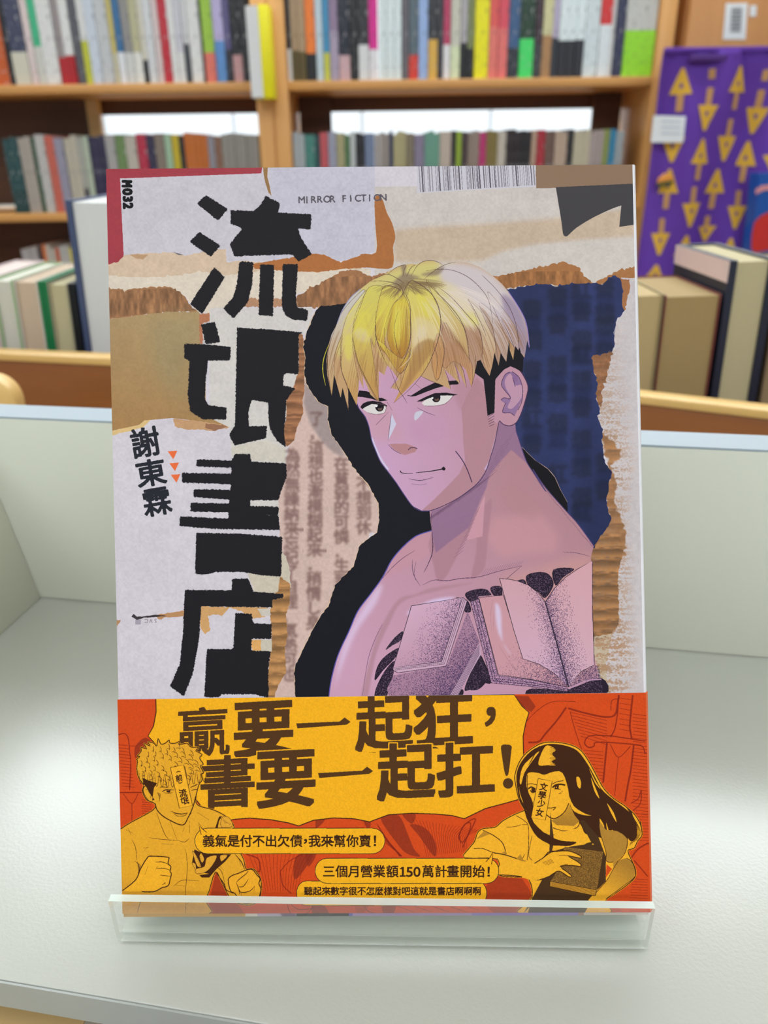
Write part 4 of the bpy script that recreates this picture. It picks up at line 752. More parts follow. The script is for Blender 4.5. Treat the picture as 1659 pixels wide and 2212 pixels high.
    for P in ((360, 465, 420, 464, 465, 482), (370, 515, 430, 515, 480, 530), (398, 570, 440, 575, 484, 580), (415, 650, 440, 636, 438, 625), (380, 500, 362, 525), (300, 500, 275, 570)): ln(b4, *P, w=1)
    # left forearm and fist
    ln(b4, 1010, 400, 1060, 460, 1090, 525, w=1.3); ln(b4, 850, 540, 920, 640, 940, 690, 1000, 720, w=1.4)
    f2 = b4(955, 610, 985, 575, 1040, 555, 1100, 530, 1150, 525, 1190, 570, 1215, 600, 1205, 640, 1222, 690, 1190, 780, 1120, 800, 1060, 790, 1010, 720, 975, 700)
    c.poly(curve(f2, 3), (246, 172, 40)); c.line(f2, 2.0, bl, closed=True, smooth=3)
    for P in ((1120, 600, 1080, 660, 1035, 665), (1035, 665, 1060, 710, 1130, 700, 1170, 660), (1020, 630, 1050, 600, 1100, 560, 1120, 535), (1020, 630, 1040, 680, 1050, 730), (1170, 660, 1165, 700), (1060, 710, 1065, 780)): ln(b4, *P, w=1.1)
    # arm tattoo
    for P in ((680, 360, 720, 380, 870, 400, 980, 400, 930, 460, 860, 520, 800, 590, 740, 590, 720, 570, 800, 560, 700, 540, 660, 470), (880, 95, 905, 90, 880, 130, 870, 185, 850, 185)): c.poly(b4(*P), bl)
    for P in ((665, 370, 700, 420, 735, 500, 705, 500, 680, 440), (735, 390, 760, 440, 740, 470, 720, 420), (780, 430, 860, 410, 840, 470, 780, 540, 700, 560, 690, 520, 760, 500), (660, 470, 690, 480, 690, 530), (890, 410, 950, 410, 900, 460), (905, 100, 960, 100, 990, 170, 900, 180)):
        c.poly(curve(b4(*P), 3), (232, 164, 48)); c.line(b4(*P), .8, bl, closed=True, smooth=3)
    for i in range(6): ln(b4, 690+i*6, 430+i*14, 730, 420+i*14, w=.6); ln(b4, 910+i*11, 110+i*10, 930+i*9, 150, w=.6)
    # ---- woman on the right
    wo = b3(160, 960, 165, 880, 200, 780, 260, 690, 360, 610, 470, 560, 620, 560, 760, 590, 860, 650, 950, 780, 1030, 930, 1100, 1050, 1200, 1150, 1320, 1230, 1420, 1320, 1480, 1420, 1500, 1513) + b6(1520, 130, 1535, 240, 1500, 290, 1470, 350, 1420, 370, 1450, 450, 1480, 520, 1475, 590, 1400, 660, 1300, 730, 1240, 775, 1240, 900, 540, 900, 640, 750, 610, 600, 500, 585, 360, 565, 360, 440, 90, 430, 130, 350, 170, 300, 200, 220, 250, 190, 340, 180, 400, 130, 490, 80, 590, 40) + b3(270, 1280, 200, 1150)
    c.line(wo, 3.4, YE, closed=True, smooth=3); c.poly(curve(wo, 3), (250, 178, 40)); c.line(wo, 1.9, bl, closed=True, smooth=3)
    MW = c.full(wo, smooth=3)
    hairw = b3(175, 960, 185, 860, 230, 760, 330, 650, 450, 590, 560, 575, 700, 595, 820, 650, 920, 780, 1000, 920, 1070, 1050, 1180, 1150, 1300, 1240, 1400, 1330, 1440, 1440, 1440, 1560, 1380, 1600, 1330, 1540, 1240, 1480, 1180, 1400, 1100, 1560, 1000, 1540, 900, 1520, 860, 1440, 780, 1320, 740, 1220, 720, 1050, 660, 880, 560, 870, 470, 900, 400, 880, 300, 880, 280, 960, 290, 1060, 350, 1200, 340, 1360, 420, 1480, 560, 1560, 560, 1640, 400, 1560, 300, 1400, 250, 1250, 200, 1130)
    c.poly(curve(hairw, 3), bl, clip=MW)
    c.poly(curve(b6(1000, 60, 1190, 130, 1100, 60, 1320, 60, 1480, 130, 1460, 260, 1420, 260, 1410, 320, 1330, 240, 1290, 200, 1250, 250, 1200, 150, 1170, 260, 1110, 190, 1060, 160), 2), bl, clip=MW)
    c.poly(curve(b6(600, 60, 660, 150, 760, 240, 880, 290, 1000, 300, 950, 330, 860, 330, 780, 320, 700, 250, 640, 180), 3), bl)
    yl = (250, 178, 40)
    for P in ((480, 600, 540, 600, 590, 640, 550, 680, 590, 730, 545, 760, 590, 800, 500, 800, 412, 800, 420, 720), (210, 960, 240, 820, 330, 720, 420, 650, 340, 760, 260, 880, 225, 1000), (200, 1010, 215, 1100, 250, 1200, 215, 1130), (940, 830, 1000, 950, 1060, 1050, 1000, 980), (960, 930, 1010, 1040, 1050, 1150, 1000, 1080), (720, 1100, 780, 1230, 900, 1310, 970, 1330, 860, 1320, 760, 1260), (1130, 1200, 1200, 1300, 1230, 1400, 1180, 1320), (805, 930, 835, 925, 855, 980, 848, 1045, 820, 1020), (1050, 1360, 1100, 1440, 1080, 1500), (1120, 1400, 1150, 1500, 1130, 1480)):
        c.poly(curve(b3(*P), 3), yl, clip=MW)
    for i in range(16): c.line(b3(590, 610+i*13, 530+10*math.sin(i*2), 612+i*13), .9, bl, .4, smooth=0); c.line(b3(330+i*6, 760-i*11, 300+i*6, 800-i*11), .8, bl, .4, smooth=0)
    for i in range(9): c.line(b6(1430+i*8, 330-i*6, 1480+i*5, 200, 1440-i*4, 20), .6, bl, clip=MW)
    # her face
    for P, w in (((290, 1000, 340, 995, 400, 1010), 1), ((300, 1050, 330, 1030, 375, 1048), 2), ((320, 1062, 345, 1090, 380, 1075), 1.2), ((552, 1000, 600, 975, 670, 962), 1), ((555, 1035, 590, 1008, 640, 1000, 690, 1010), 2.2), ((575, 1050, 640, 1052), .9), ((507, 1250, 545, 1250, 588, 1243, 560, 1275), 1), ((728, 1200, 690, 1280, 640, 1330, 575, 1362, 530, 1350, 490, 1320), 1.3), ((290, 900, 292, 1050, 320, 1150, 350, 1200), 1), ((620, 1100, 650, 1090), .8), ((655, 1075, 660, 1078), 1.2)): c.line(b3(*P), w*1.5, bl)
    for x, y in ((600, 1030), (355, 1060)): c.poly(b3(x-22, y-18, x+22, y-20, x+20, y+22, x-20, y+24), bl)
    c.poly(b3(590, 1030, 600, 1025, 602, 1038, 592, 1040), yl)
    c.grad(b3(735, 1215, 790, 1330, 840, 1390, 780, 1440, 600, 1430, 540, 1380, 600, 1360, 680, 1310), (206, 146, 40), (170, 118, 40), clip=MW)
    for P, w in (((810, 185, 900, 210, 1000, 185, 1030, 140), 1.2), ((830, 210, 900, 216, 960, 210), .8), ((810, 240, 900, 260, 990, 240), .8), ((960, 330, 1010, 300, 1030, 250), .8), ((510, 85, 580, 130, 610, 180, 610, 350, 600, 450), .9), ((560, 160, 605, 158), .7), ((240, 205, 330, 250, 400, 310, 430, 400), 1.2), ((165, 355, 240, 355, 320, 385, 400, 400), 1), ((330, 390, 420, 405, 560, 450, 660, 475, 730, 430, 780, 380, 850, 375), 1.5), ((360, 568, 500, 575, 610, 595, 700, 608, 800, 570, 850, 535), 1.4), ((430, 180, 500, 175, 550, 160), .7), ((640, 250, 612, 400, 640, 450), .7), ((580, 400, 560, 440), .7)): c.line(b6(*P), w*1.4, bl)
    c.poly(b6(185, 280, 250, 210, 300, 235, 230, 262), YS); c.poly(b6(392, 385, 428, 375, 428, 405), YS); c.poly(b6(510, 440, 545, 400, 575, 455), YS)
    # apron, sleeve, far arm
    c.poly(b6(790, 60, 820, 300, 800, 380, 900, 350, 1080, 310, 1120, 300, 1030, 130, 1060, 120, 1180, 260, 1240, 420, 1240, 640, 1160, 700, 1100, 770, 1080, 900, 560, 900, 640, 760, 720, 610, 850, 400, 780, 400), (74, 48, 24), clip=MW)
    c.poly(curve(b6(820, 200, 900, 215, 1010, 190, 1100, 300, 1000, 330, 860, 330), 2), yl, clip=MW); c.poly(curve(b6(600, 60, 660, 150, 760, 240, 880, 290, 1000, 300, 950, 330, 860, 330, 780, 320, 700, 250, 640, 180), 3), bl)
    c.poly(curve(b6(1190, 130, 1240, 200, 1330, 210, 1420, 280, 1400, 380, 1330, 450, 1250, 460, 1240, 380, 1200, 250), 2), (182, 130, 48), clip=MW); c.line(b6(1200, 250, 1240, 380, 1250, 460, 1340, 450, 1400, 380, 1420, 270), 1.2, bl)
    c.grad(b6(1300, 460, 1410, 430, 1450, 460, 1478, 530, 1470, 590, 1300, 730, 1240, 775, 1100, 770, 1160, 700, 1260, 600, 1300, 520), (176, 124, 44), (240, 170, 44), g0=b6(1400, 480)[0], g1=b6(1250, 720)[0], clip=MW)
    c.line(b6(1340, 455, 1300, 520, 1250, 610, 1180, 690, 1140, 740), 1.2, bl); c.line(b6(1410, 432, 1450, 460, 1478, 530, 1470, 590, 1380, 660, 1240, 765), 1.2, bl)
    c.poly(b6(1245, 480, 1290, 520, 1240, 590), (216, 74, 24)); c.poly(b6(1128, 318, 1136, 310, 1142, 320, 1134, 326), yl)
    for P in (b6(620, 830, 600, 900, 550, 900), b6(1100, 820, 1240, 820, 1230, 890, 1060, 890)): c.poly(P, (240, 176, 80))
    # the book in her hands, and her hand
    bk = b6(905, 340, 1218, 380, 1160, 740, 785, 660, 790, 620, 840, 540)
    c.poly(bk, (112, 78, 34)); M = c.mask(bk)
    m, x0, y0_ = M; rr = np.repeat(np.repeat(rng.random((m.shape[0]//2+1, m.shape[1]//2+1)), 2, 0), 2, 1)[:m.shape[0], :m.shape[1]]; c.put(((rr < .3)*m, x0, y0_), (190, 134, 50), .7)
    c.poly(b6(790, 622, 1160, 690, 1150, 735, 788, 662), (214, 150, 44)); c.line(b6(790, 622, 1160, 690), 1.2, bl, smooth=0); c.line(b6(788, 662, 1150, 738), 1.2, bl, smooth=0)
    for i in range(4): c.line(b6(795, 632+i*8, 1155, 700+i*9), .6, bl, smooth=0)
    hnd = b6(560, 455, 660, 475, 730, 430, 790, 385, 850, 376, 930, 372, 1000, 395, 1040, 420, 1030, 432, 930, 412, 985, 445, 1035, 480, 1030, 500, 960, 490, 870, 500, 920, 540, 962, 578, 940, 585, 880, 545, 840, 540, 780, 580, 700, 608, 560, 590)
    c.poly(curve(hnd, 2), yl); c.line(hnd[1:-1], 1.9, bl, smooth=2); c.line(b6(860, 410, 930, 412), 1, bl); c.line(b6(865, 500, 880, 492, 930, 480), 1, bl)
    for i in range(4): c.line(b6(725+i*12, 470+i*6, 800+i*6, 440+i*8), .6, bl, smooth=0)
    # name slips
    def slip(z, P, col=yl):
        c.poly(z(*P), col); c.line(z(*P), 1.2, bl, closed=True, smooth=0)
    slip(b1, (483, 637, 592, 615, 664, 945, 557, 967))
    for ch, x, y, s, r in (('（', 545, 660, 10, math.pi/2-.2), ('前', 554, 722, 15.5, -.2), ('）', 567, 772, 10, math.pi/2-.2), ('流', 586, 843, 18, -.2), ('氓', 600, 905, 18, -.2)):
        (a, b), = b1(x, y); c.glyph(ch, None, bl, em=(a, b, s), rot=r, bold=.5)
    slip(b3, (405, 940, 552, 968, 480, 1380, 330, 1352))
    for ch, x, y, s, r in (('文', 462, 1028, 18, .18), ('學', 447, 1115, 18, .18), ('少', 438, 1203, 18, .18), ('女', 421, 1297, 18, .18)):
        (a, b), = b3(x, y); c.glyph(ch, None, bl, em=(a, b, s), rot=r, bold=.5)
    # speech pills
    def pill(x0, y0, x1, y1, r, dy=0):
        a = np.linspace(-np.pi/2, np.pi/2, 10); P = [(x1-r+r*math.cos(t), (y0+y1)/2+dy+(y1-y0)/2*math.sin(t)) for t in a] + [(x0+r-r*math.cos(t), (y0+y1)/2-(y1-y0)/2*math.sin(t)) for t in a]
        c.line(P, 3.6, (66, 30, 14), closed=True, smooth=0); c.poly(P, YE)
        c.line(P, .8, (252, 200, 60), closed=True, smooth=0)
    tx = (62, 34, 16)
    pill(642, 1905, 1051, 1956, 20)
    for i, ch in enumerate('聽起來數字很不怎麼樣對吧這就是書店啊啊啊'): c.glyph(ch, None, tx, em=(666.6+i*19.15, 1925.5, 19.5), bold=.62)
    pill(682, 1856, 1077, 1908, 25)
    for x, ch in zip((711, 738.7, 765.6, 792.5, 819.7, 848, 868.7, 883.5, 898.5, 925, 953, 979, 1007, 1034.6, 1056), '三個月營業額150萬計畫開始！'):
        q = {'5': b5(932, 484, 980, 558), '0': b5(988, 482, 1040, 558), '！': b5(1564, 482, 1580, 556)}.get(ch)
        if ch == '1': c.poly(b5(896, 482, 912, 482, 912, 546, 926, 546, 926, 558, 880, 558, 880, 546, 896, 546, 896, 500, 882, 500, 882, 491, 890, 489), tx); continue
        c.glyph(ch, (*q[0], *q[1]) if q else None, tx, em=None if q else (x, 1883, 27.5), bold=.95)
    pill(422, 1791, 831, 1844, 26)
    for x, ch in zip((451, 478, 505, 532, 559, 586, 613, 640.5, 672, 679+1, 707, 734.5, 762, 789, 811), '義氣是付不出欠債，我來幫你賣！'):
        q = {'，': b4(1571, 278, 1597, 314), '！': b5(679, 240, 695, 318)}.get(ch)
        c.glyph(ch, (*q[0], *q[1]) if q else None, tx, em=None if q else (x, 1817.5, 27.5), bold=.95)
    c.poly(curve(b4(735, 240, 722, 180, 712, 140, 740, 190, 775, 220), 1), YE); c.line(b4(735, 242, 722, 190, 712, 140, 738, 188, 778, 222), 1.4, (66, 30, 14), smooth=0)
    c.poly(b5(1550, 440, 1580, 410, 1606, 365, 1604, 410, 1595, 462), YE); c.line(b5(1550, 442, 1582, 410, 1606, 362, 1604, 410, 1594, 462), 1.4, (66, 30, 14), smooth=0)
    n = vnoise(H, W, 5, 5)*.6+vnoise(H, W, 2.2, 2.2)*.4
    c.a *= (1+(n-.5)*.11)[..., None]
    return c

def to_image(c, name):
    c.a *= .87
    im = bpy.data.images.new(name, c.w, c.h, alpha=False)
    px = np.ones((c.h, c.w, 4), np.float32); px[..., :3] = np.clip(c.a[::-1], 0, 1)
    im.pixels.foreach_set(px.ravel()); im.update(); im.pack()
    return im

# ------------------------------------------------------------------ the novel on the stand
TLc, TRc, BRc, BLc = Vector((-.0767, .2370, .2009)), Vector((.0708, .2357, .2002)), Vector((.0726, .1474, .0095)), Vector((-.0749, .1487, .0099))
BNRM = (TRc-TLc).cross(BLc-TLc).normalized()
if BNRM.y > 0: BNRM = -BNRM
SHIFT = Vector((0, .0003, 0))
def bp(u, v, w_=0):                                # u across 0..1, v down 0..1, w_ outward from the cover
    p = TLc*(1-u)*(1-v) + TRc*u*(1-v) + BRc*u*v + BLc*(1-u)*v
    return p + SHIFT + BNRM*w_
def img_mat(name, im, rough, coat=0, grain=.25):
    m = bpy.data.materials.new(name); m.use_nodes = True; nt = m.node_tree; b = nt.nodes['Principled BSDF']
    t = nt.nodes.new('ShaderNodeTexImage'); t.image = im; t.interpolation = 'Linear'; t.extension = 'EXTEND'
    nt.links.new(t.outputs[0], b.inputs['Base Color']); b.inputs['Roughness'].default_value = rough; b.inputs['Coat Weight'].default_value = coat; b.inputs['Specular IOR Level'].default_value = .08
    tc = nt.nodes.new('ShaderNodeTexCoord'); n = nt.nodes.new('ShaderNodeTexNoise'); n.inputs['Scale'].default_value = 1400; nt.links.new(tc.outputs['Object'], n.inputs['Vector'])
    bpn = nt.nodes.new('ShaderNodeBump'); bpn.inputs['Strength'].default_value = grain; bpn.inputs['Distance'].default_value = .0001; nt.links.new(n.outputs[0], bpn.inputs['Height']); nt.links.new(bpn.outputs[0], b.inputs['Normal'])
    return m
cov = draw_cover(); bnd = draw_band()
cov.a *= np.array([1, .975, .985], np.float32); gy = cov.a.mean(2, keepdims=True); cov.a = gy + (cov.a-gy)*1.12
cov_m = img_mat('printed_cover', to_image(cov, 'cover_print'), .5); bnd_m = img_mat('printed_band', to_image(bnd, 'band_print'), .62)
base = (bp(0, 1)+bp(1, 1))/2; TH = .0165
nov = empty('novel', base); tag(nov, 'paperback novel with blond man on the cover and orange paper band', 'book')
loc_ = lambda p: tuple(p-base)
plain = mat('cover_card', (206, 202, 204), .5, .03, 60)
def sheet(name, m, fn_uv, quad, w0, w1, nu=1):
    """a thin sheet with print on its face: quad = (u, v) corners TL TR BR BL"""
    g = MB(); vs = []
    A = [bp(u, v, w1) for u, v in quad]; B = [bp(u, v, w0) for u, v in quad]
    g.v = [loc_(p) for p in A+B]; g.f = [[0, 3, 2, 1], [4, 5, 6, 7], [0, 1, 5, 4], [1, 2, 6, 5], [2, 3, 7, 6], [3, 0, 4, 7]]; g.mi = [0, 1, 1, 1, 1, 1]
    me = bpy.data.meshes.new(name); me.from_pydata(g.v, [], g.f); me.materials.append(m); me.materials.append(plain); me.polygons.foreach_set('material_index', g.mi)
    ul = me.uv_layers.new(name='UVMap'); uv = [fn_uv(u, v) for u, v in quad]*2
    for l in me.loops: ul.data[l.index].uv = uv[l.vertex_index]
    bm = bmesh.new(); bm.from_mesh(me); bmesh.ops.subdivide_edges(bm, edges=bm.edges[:], cuts=0) if 0 else None; bmesh.ops.recalc_face_normals(bm, faces=bm.faces); bm.to_mesh(me); bm.free()
    o = bpy.data.objects.new(name, me); COL.objects.link(o); o.parent = nov; return o
sheet('front_cover', cov_m, lambda u, v: (u, 1-v), [(0, 0), (1, 0), (1, 1), (0, 1)], -.0004, 0)
BT = [warp([p])[0] for p in ((253, 1512), (1397, 1497), (1401, 1971.5), (266, 1975))]
bq = [(-.0015 if i in (0, 3) else 1.003, p[1]/CH) for i, p in enumerate(BT)]
by0, bh = bnd.y0, bnd.h
band_o = sheet('paper_band', bnd_m, lambda u, v: (u, 1-(v*CH-by0)/bh), bq, .00015, .00032)
side = mat('band_edge_print', (226, 96, 34), .6, .06, 200)
def strip3(name, m, a, b_, parent):                # a, b_: lists of (u, w) profile at two heights v
    g = MB(); n = len(a[1])
    g.v = [loc_(bp(u, a[0], w_)) for u, w_ in a[1]] + [loc_(bp(u, b_[0], w_)) for u, w_ in b_[1]]
    for i in range(n): j = (i+1) % n; g.f.append([i, j, n+j, n+i]); g.mi.append(0)
    g.f += [list(range(n)), list(range(2*n-1, n-1, -1))]; g.mi += [0, 0]
    return g.build(name, m, parent, smooth=True)
arc = lambda r, o: [(1+(.0068+o)*math.sin(t), -.0011-o+0+(.0011+o)*math.cos(t)) for t in np.linspace(.0, math.pi/2, 5)]
sp_o = [(1.0001, 0.0)] + [(1+.0075*math.sin(t), -.0012+.0012*math.cos(t)) for t in np.linspace(.3, math.pi/2, 5)] + [(1.0075, -TH+.001), (1.0001, -TH+.0002)] + [(1.0001, -.0005)]
strip3('spine', plain, (0.0, sp_o), (1.0, sp_o), nov)
strip3('page_block', paper, (0.001, [(.002, -.00045), (1.0, -.00045), (1.0, -TH+.0008), (.002, -TH+.0008)]), (.999, [(.002, -.00045), (1.0, -.00045), (1.0, -TH+.0008), (.002, -TH+.0008)]), nov)
strip3('back_cover', plain, (0.0, [(0, -TH+.0007), (1.0, -TH+.0007), (1.0, -TH+.0002), (0, -TH+.0002)]), (1.0, [(0, -TH+.0007), (1.0, -TH+.0007), (1.0, -TH+.0002), (0, -TH+.0002)]), nov)
bs = [(1.0031, .00032), (1.0095, -.0010), (1.0095, -TH+.001), (1.0078, -TH+.001), (1.0078, -.0010), (1.0031, .00012)]
g = strip3('band_side', side, (bq[1][1], bs), (bq[2][1], bs), nov)

# ------------------------------------------------------------------ books in the wooden trays behind the table
wood_t = wood('tray_wood', (112, 62, 24), (142, 84, 36), 0, .4, 7); wood_e = wood('pale_wood', (206, 166, 98), (222, 184, 118), 0, .4, 7)
def tray(p0, p1, depth, label, zt):
    d = (p1-p0); a = math.atan2(d.y, d.x); L = d.length
    t = empty('wooden_tray', (p0.x, p0.y, zt-.13), a); tag(t, label, 'tray')
    MB().box(0, 0, 0, L, .015, .1235).build('front_rail', wood_t, t, bevel=.001); MB().box(-.001, -.0006, .1236, L+.001, .0156, .13).build('lit_rail_top', wood_e, t, bevel=.001)  # pale upper strip: light on the rail's top edge is put into its colour
    MB().box(0, .0155, 0, L, depth, .01).build('bottom_board', wood_t, t); MB().box(0, depth+.0005, 0, L, depth+.0155, .11).build('back_rail', wood_t, t, bevel=.001)
    MB().box(-.0155, 0, 0, -.0015, depth+.0155, .11).build('side_board', wood_t, t); MB().box(L+.0015, 0, 0, L+.0155, depth+.0155, .11).build('side_board', wood_t, t)
    return t, a
ZL = .0640; a0 = at(-330, 748, Z_=ZL); l0 = at(0, 762, Z_=ZL); l1 = at(235, 773, Z_=ZL)
dL = (l1-l0).normalized(); tl0 = l0 - dL*.22; tl1 = l0 + dL*.25
trL, aL = tray(tl0, tl1, .30, 'brown wooden book tray behind the table, left of the novel', ZL)
ZR = .046; r0 = at(1382, 854, Z_=ZR); r1 = at(1659, 886, Z_=ZR); dR = (r1-r0).normalized(); tr0 = r0-dR*.095; tr1 = r1+dR*.14
trR, aR = tray(tr0, tr1, .34, 'brown wooden book tray behind the table, right of the novel', ZR)
for t, L_, zz in ((trL, 0, ZL), (trR, 0, ZR)): pass
table2 = empty('side_table', (0, .78, -.82)); tag(table2, 'low wooden table that carries the two book trays', 'table')
ztab = min(ZL, ZR)-.13
MB().box(-.75, -.27, .70-.025, .75, .35, 0.8199+ztab).build('tabletop', wood_t, table2) if 0 else MB().box(-.75, -.33, .82+ztab-.03, .75, .35, .82+ztab-.0002).build('tabletop', wood_t, table2)
for x in (-.7, .7):
    for y in (-.28, .3): MB().box(x-.025, y-.025, 0, x+.025, y+.025, .82+ztab-.031).build('leg', wood_t, table2)
MB().box(-.6, -.1, .82+ztab, -.02, .2, .82+ZL-.1302).build('riser', wood_t, table2)
blocks = {}
def std_book(p, ang, w_, d_, h_, cov, label, pagec=None, tilt=0, thick=.0012, group=None, front_gap=.002, flip=False):
    """upright book, fore-edge towards the viewer: p = front left foot"""
    t = empty('book', p, ang); t.rotation_euler = (0, tilt, ang); tag(t, label, 'book', group)
    cm = mat('book_cover', cov, .5, .05, 30); pm = mat('page_edge', pagec or (196, 186, 160), .85, .10, 260, stretch=(8, .2, .2))
    MB().box(0, 0, 0, thick, d_, h_).box(w_-thick, 0, 0, w_, d_, h_).box(thick, d_-thick, 0, w_-thick, d_, h_).build('cover', cm, t)
    MB().box(thick+.0001, front_gap, .002, w_-thick-.0001, d_-thick-.0001, h_-.0015).build('page_block', pm, t)
    return t
zf = ZL-.13+.0105
def tray_row(px0, px1, ybot, ytop, Y, cov, label, page, thick=.0012, d_=.115, tilt=0, zfoot=0):
    a = at(px0, ybot, Y=Y); b_ = at(px1, ybot, Y=Y); zt = at(px0+20*(1 if px0 > 800 else -1), ytop, Y=Y).z
    return std_book((a.x-math.tan(tilt)*(a.z-zfoot), Y, zfoot), 0, (b_.x-a.x)*math.cos(tilt)-.0004, d_, (zt-zfoot)/math.cos(tilt), cov, label, pagec=page, tilt=tilt, thick=thick)
YL = .665; zfL = ZL-.13+.0135
for px0, px1, yt, cov, lab, pg, th_ in (
    (-60, 9, 598, (198, 180, 178), 'book with pinkish pages in the left tray, cut by the frame edge', (196, 180, 172), .001),
    (10, 53, 604, (150, 176, 130), 'book with grey white pages and thin green cover in the left tray', (192, 188, 174), .0015),
    (54, 104, 606, (196, 190, 176), 'book with pinkish beige pages in the left tray, left of the green cover', (186, 164, 140), .0012),
    (105, 123, 608, (16, 112, 62), 'slim book with bright green cover in the left tray', (16, 112, 62), .003),
    (124, 166, 612, (150, 146, 120), 'book with olive beige pages in the left tray, right of the green cover', (176, 166, 130), .0012),
    (167, 180, 613, (22, 26, 30), 'slim black covered book in the left tray, against the tall book', (70, 72, 72), .003)):
    tray_row(px0, px1, 765, yt, YL, cov, lab, pg, thick=th_, tilt=.045, zfoot=zfL)
tray_row(186, 310, 768, 432, YL, (58, 70, 100), 'tall thick book with white pages and navy cover, beside the novel at left', (200, 200, 196), thick=.005, d_=.13, tilt=.04, zfoot=zfL+.002)
zfR = ZR-.13+.0105; YR = .600
tray_row(1330, 1350, 855, 637, YR, (150, 130, 90), 'slim book with tan pages in the right tray, mostly behind the novel', (180, 160, 118), zfoot=zfR, tilt=-.02)
tray_row(1351, 1409, 858, 637, YR, (150, 136, 100), 'short book with tan pages in the right tray, beside the novel', (172, 150, 106), thick=.0008, zfoot=zfR, tilt=-.02, d_=.1)
tray_row(1412, 1526, 862, 639, YR, (120, 60, 56), 'thick short book with dark tan pages in the right tray', (152, 128, 84), thick=.0008, zfoot=zfR, tilt=-.02, d_=.1)
tb = tray_row(1534, 1632, 870, 564, YR, (30, 34, 50), 'tall thick hardback with navy and pink cover in the right tray', (176, 164, 128), thick=.006, zfoot=zfR, tilt=-.03)
tray_row(1638, 1760, 880, 590, YR, (96, 80, 60), 'book with brown pages at the right edge of the right tray', (140, 118, 88), zfoot=zfR, tilt=-.03)
# printed side of the hardback: pink head band and pale title characters
pk = mat('pink_print', (222, 196, 190), .5); hB = tb.children[0].dimensions.z if tb.children else .2
bpy.context.view_layer.update(); hB = max(v.co.z for v in tb.children[0].data.vertices)
MB().box(-.0003, .0, hB-.016, -.00005, .115, hB-.0003).build('head_band', pk, tb)
for i in range(5):
    MB().box(-.0003, .018+i*.018, hB-.040, -.00005, .028+i*.018, hB-.026).build('title_mark', mat('title_print', (206, 176, 168) if i < 4 else (210, 214, 226), .5), tb)
# round wooden post end at the left edge
pe = at(-8, 846, Y=.53)
pp = empty('wooden_post', (pe.x, .53, ZL-.13)); tag(pp, 'rounded pale wooden post at the left frame edge, in front of the tray', 'post')
r_ = .0175; n_ = 14
prof_ = [(-r_, 0), (r_, 0)] + [(r_*math.cos(a), pe.z-(ZL-.13)-.004+r_*math.sin(a)) for a in np.linspace(0, math.pi, n_)]
MB().prism(prof_, lambda x, z: (x, -.012, z), lambda x, z: (x, .004, z)).build('post', wood_e, pp, bevel=.002)
MB().box(-.03, -.016, -.04, .03, .008, 0).build('foot', wood_t, pp)

# ------------------------------------------------------------------ bookcases
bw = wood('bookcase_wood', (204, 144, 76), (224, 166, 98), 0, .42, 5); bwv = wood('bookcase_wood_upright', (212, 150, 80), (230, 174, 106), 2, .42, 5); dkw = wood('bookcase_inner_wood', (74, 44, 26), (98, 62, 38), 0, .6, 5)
BY = 2.0; DEP = .285
def bookcase(x0, x1, label, xs_end):
    t = empty('bookcase', ((x0+x1)/2, BY, FLZ)); tag(t, label, 'bookcase'); h = 1.9-.25; c = (x0+x1)/2
    MB().box(x0-c, 0, 0, x0-c+.036, DEP, h).build('side_panel', bwv, t, bevel=.002); MB().box(x1-c-.036, 0, 0, x1-c, DEP, h).build('side_panel', bwv, t, bevel=.002)
    for z in (.05, .345, .625, .8825, 1.1550, 1.44, h-.019):
        zz = z
        MB().box(x0-c+.0362, .002, zz, x1-c-.0362, DEP-.0125, zz+.019).build('shelf', bw, t, bevel=.0015)
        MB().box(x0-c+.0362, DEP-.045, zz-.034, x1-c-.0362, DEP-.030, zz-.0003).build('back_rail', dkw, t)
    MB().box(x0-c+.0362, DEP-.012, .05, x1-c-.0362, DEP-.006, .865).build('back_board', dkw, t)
    return t
# board tops measured at z .353 and .087 from the table plane -> heights above the floor .82 + z
bl_, bc2 = (-1.30, -.243), (-.2415, .662)
shelf_z = None
bookcase(*bl_, 'wooden bookcase full of books at left, behind the table', 0); bookcase(*bc2, 'wooden bookcase full of books behind the novel, right of the yellow book', 0)
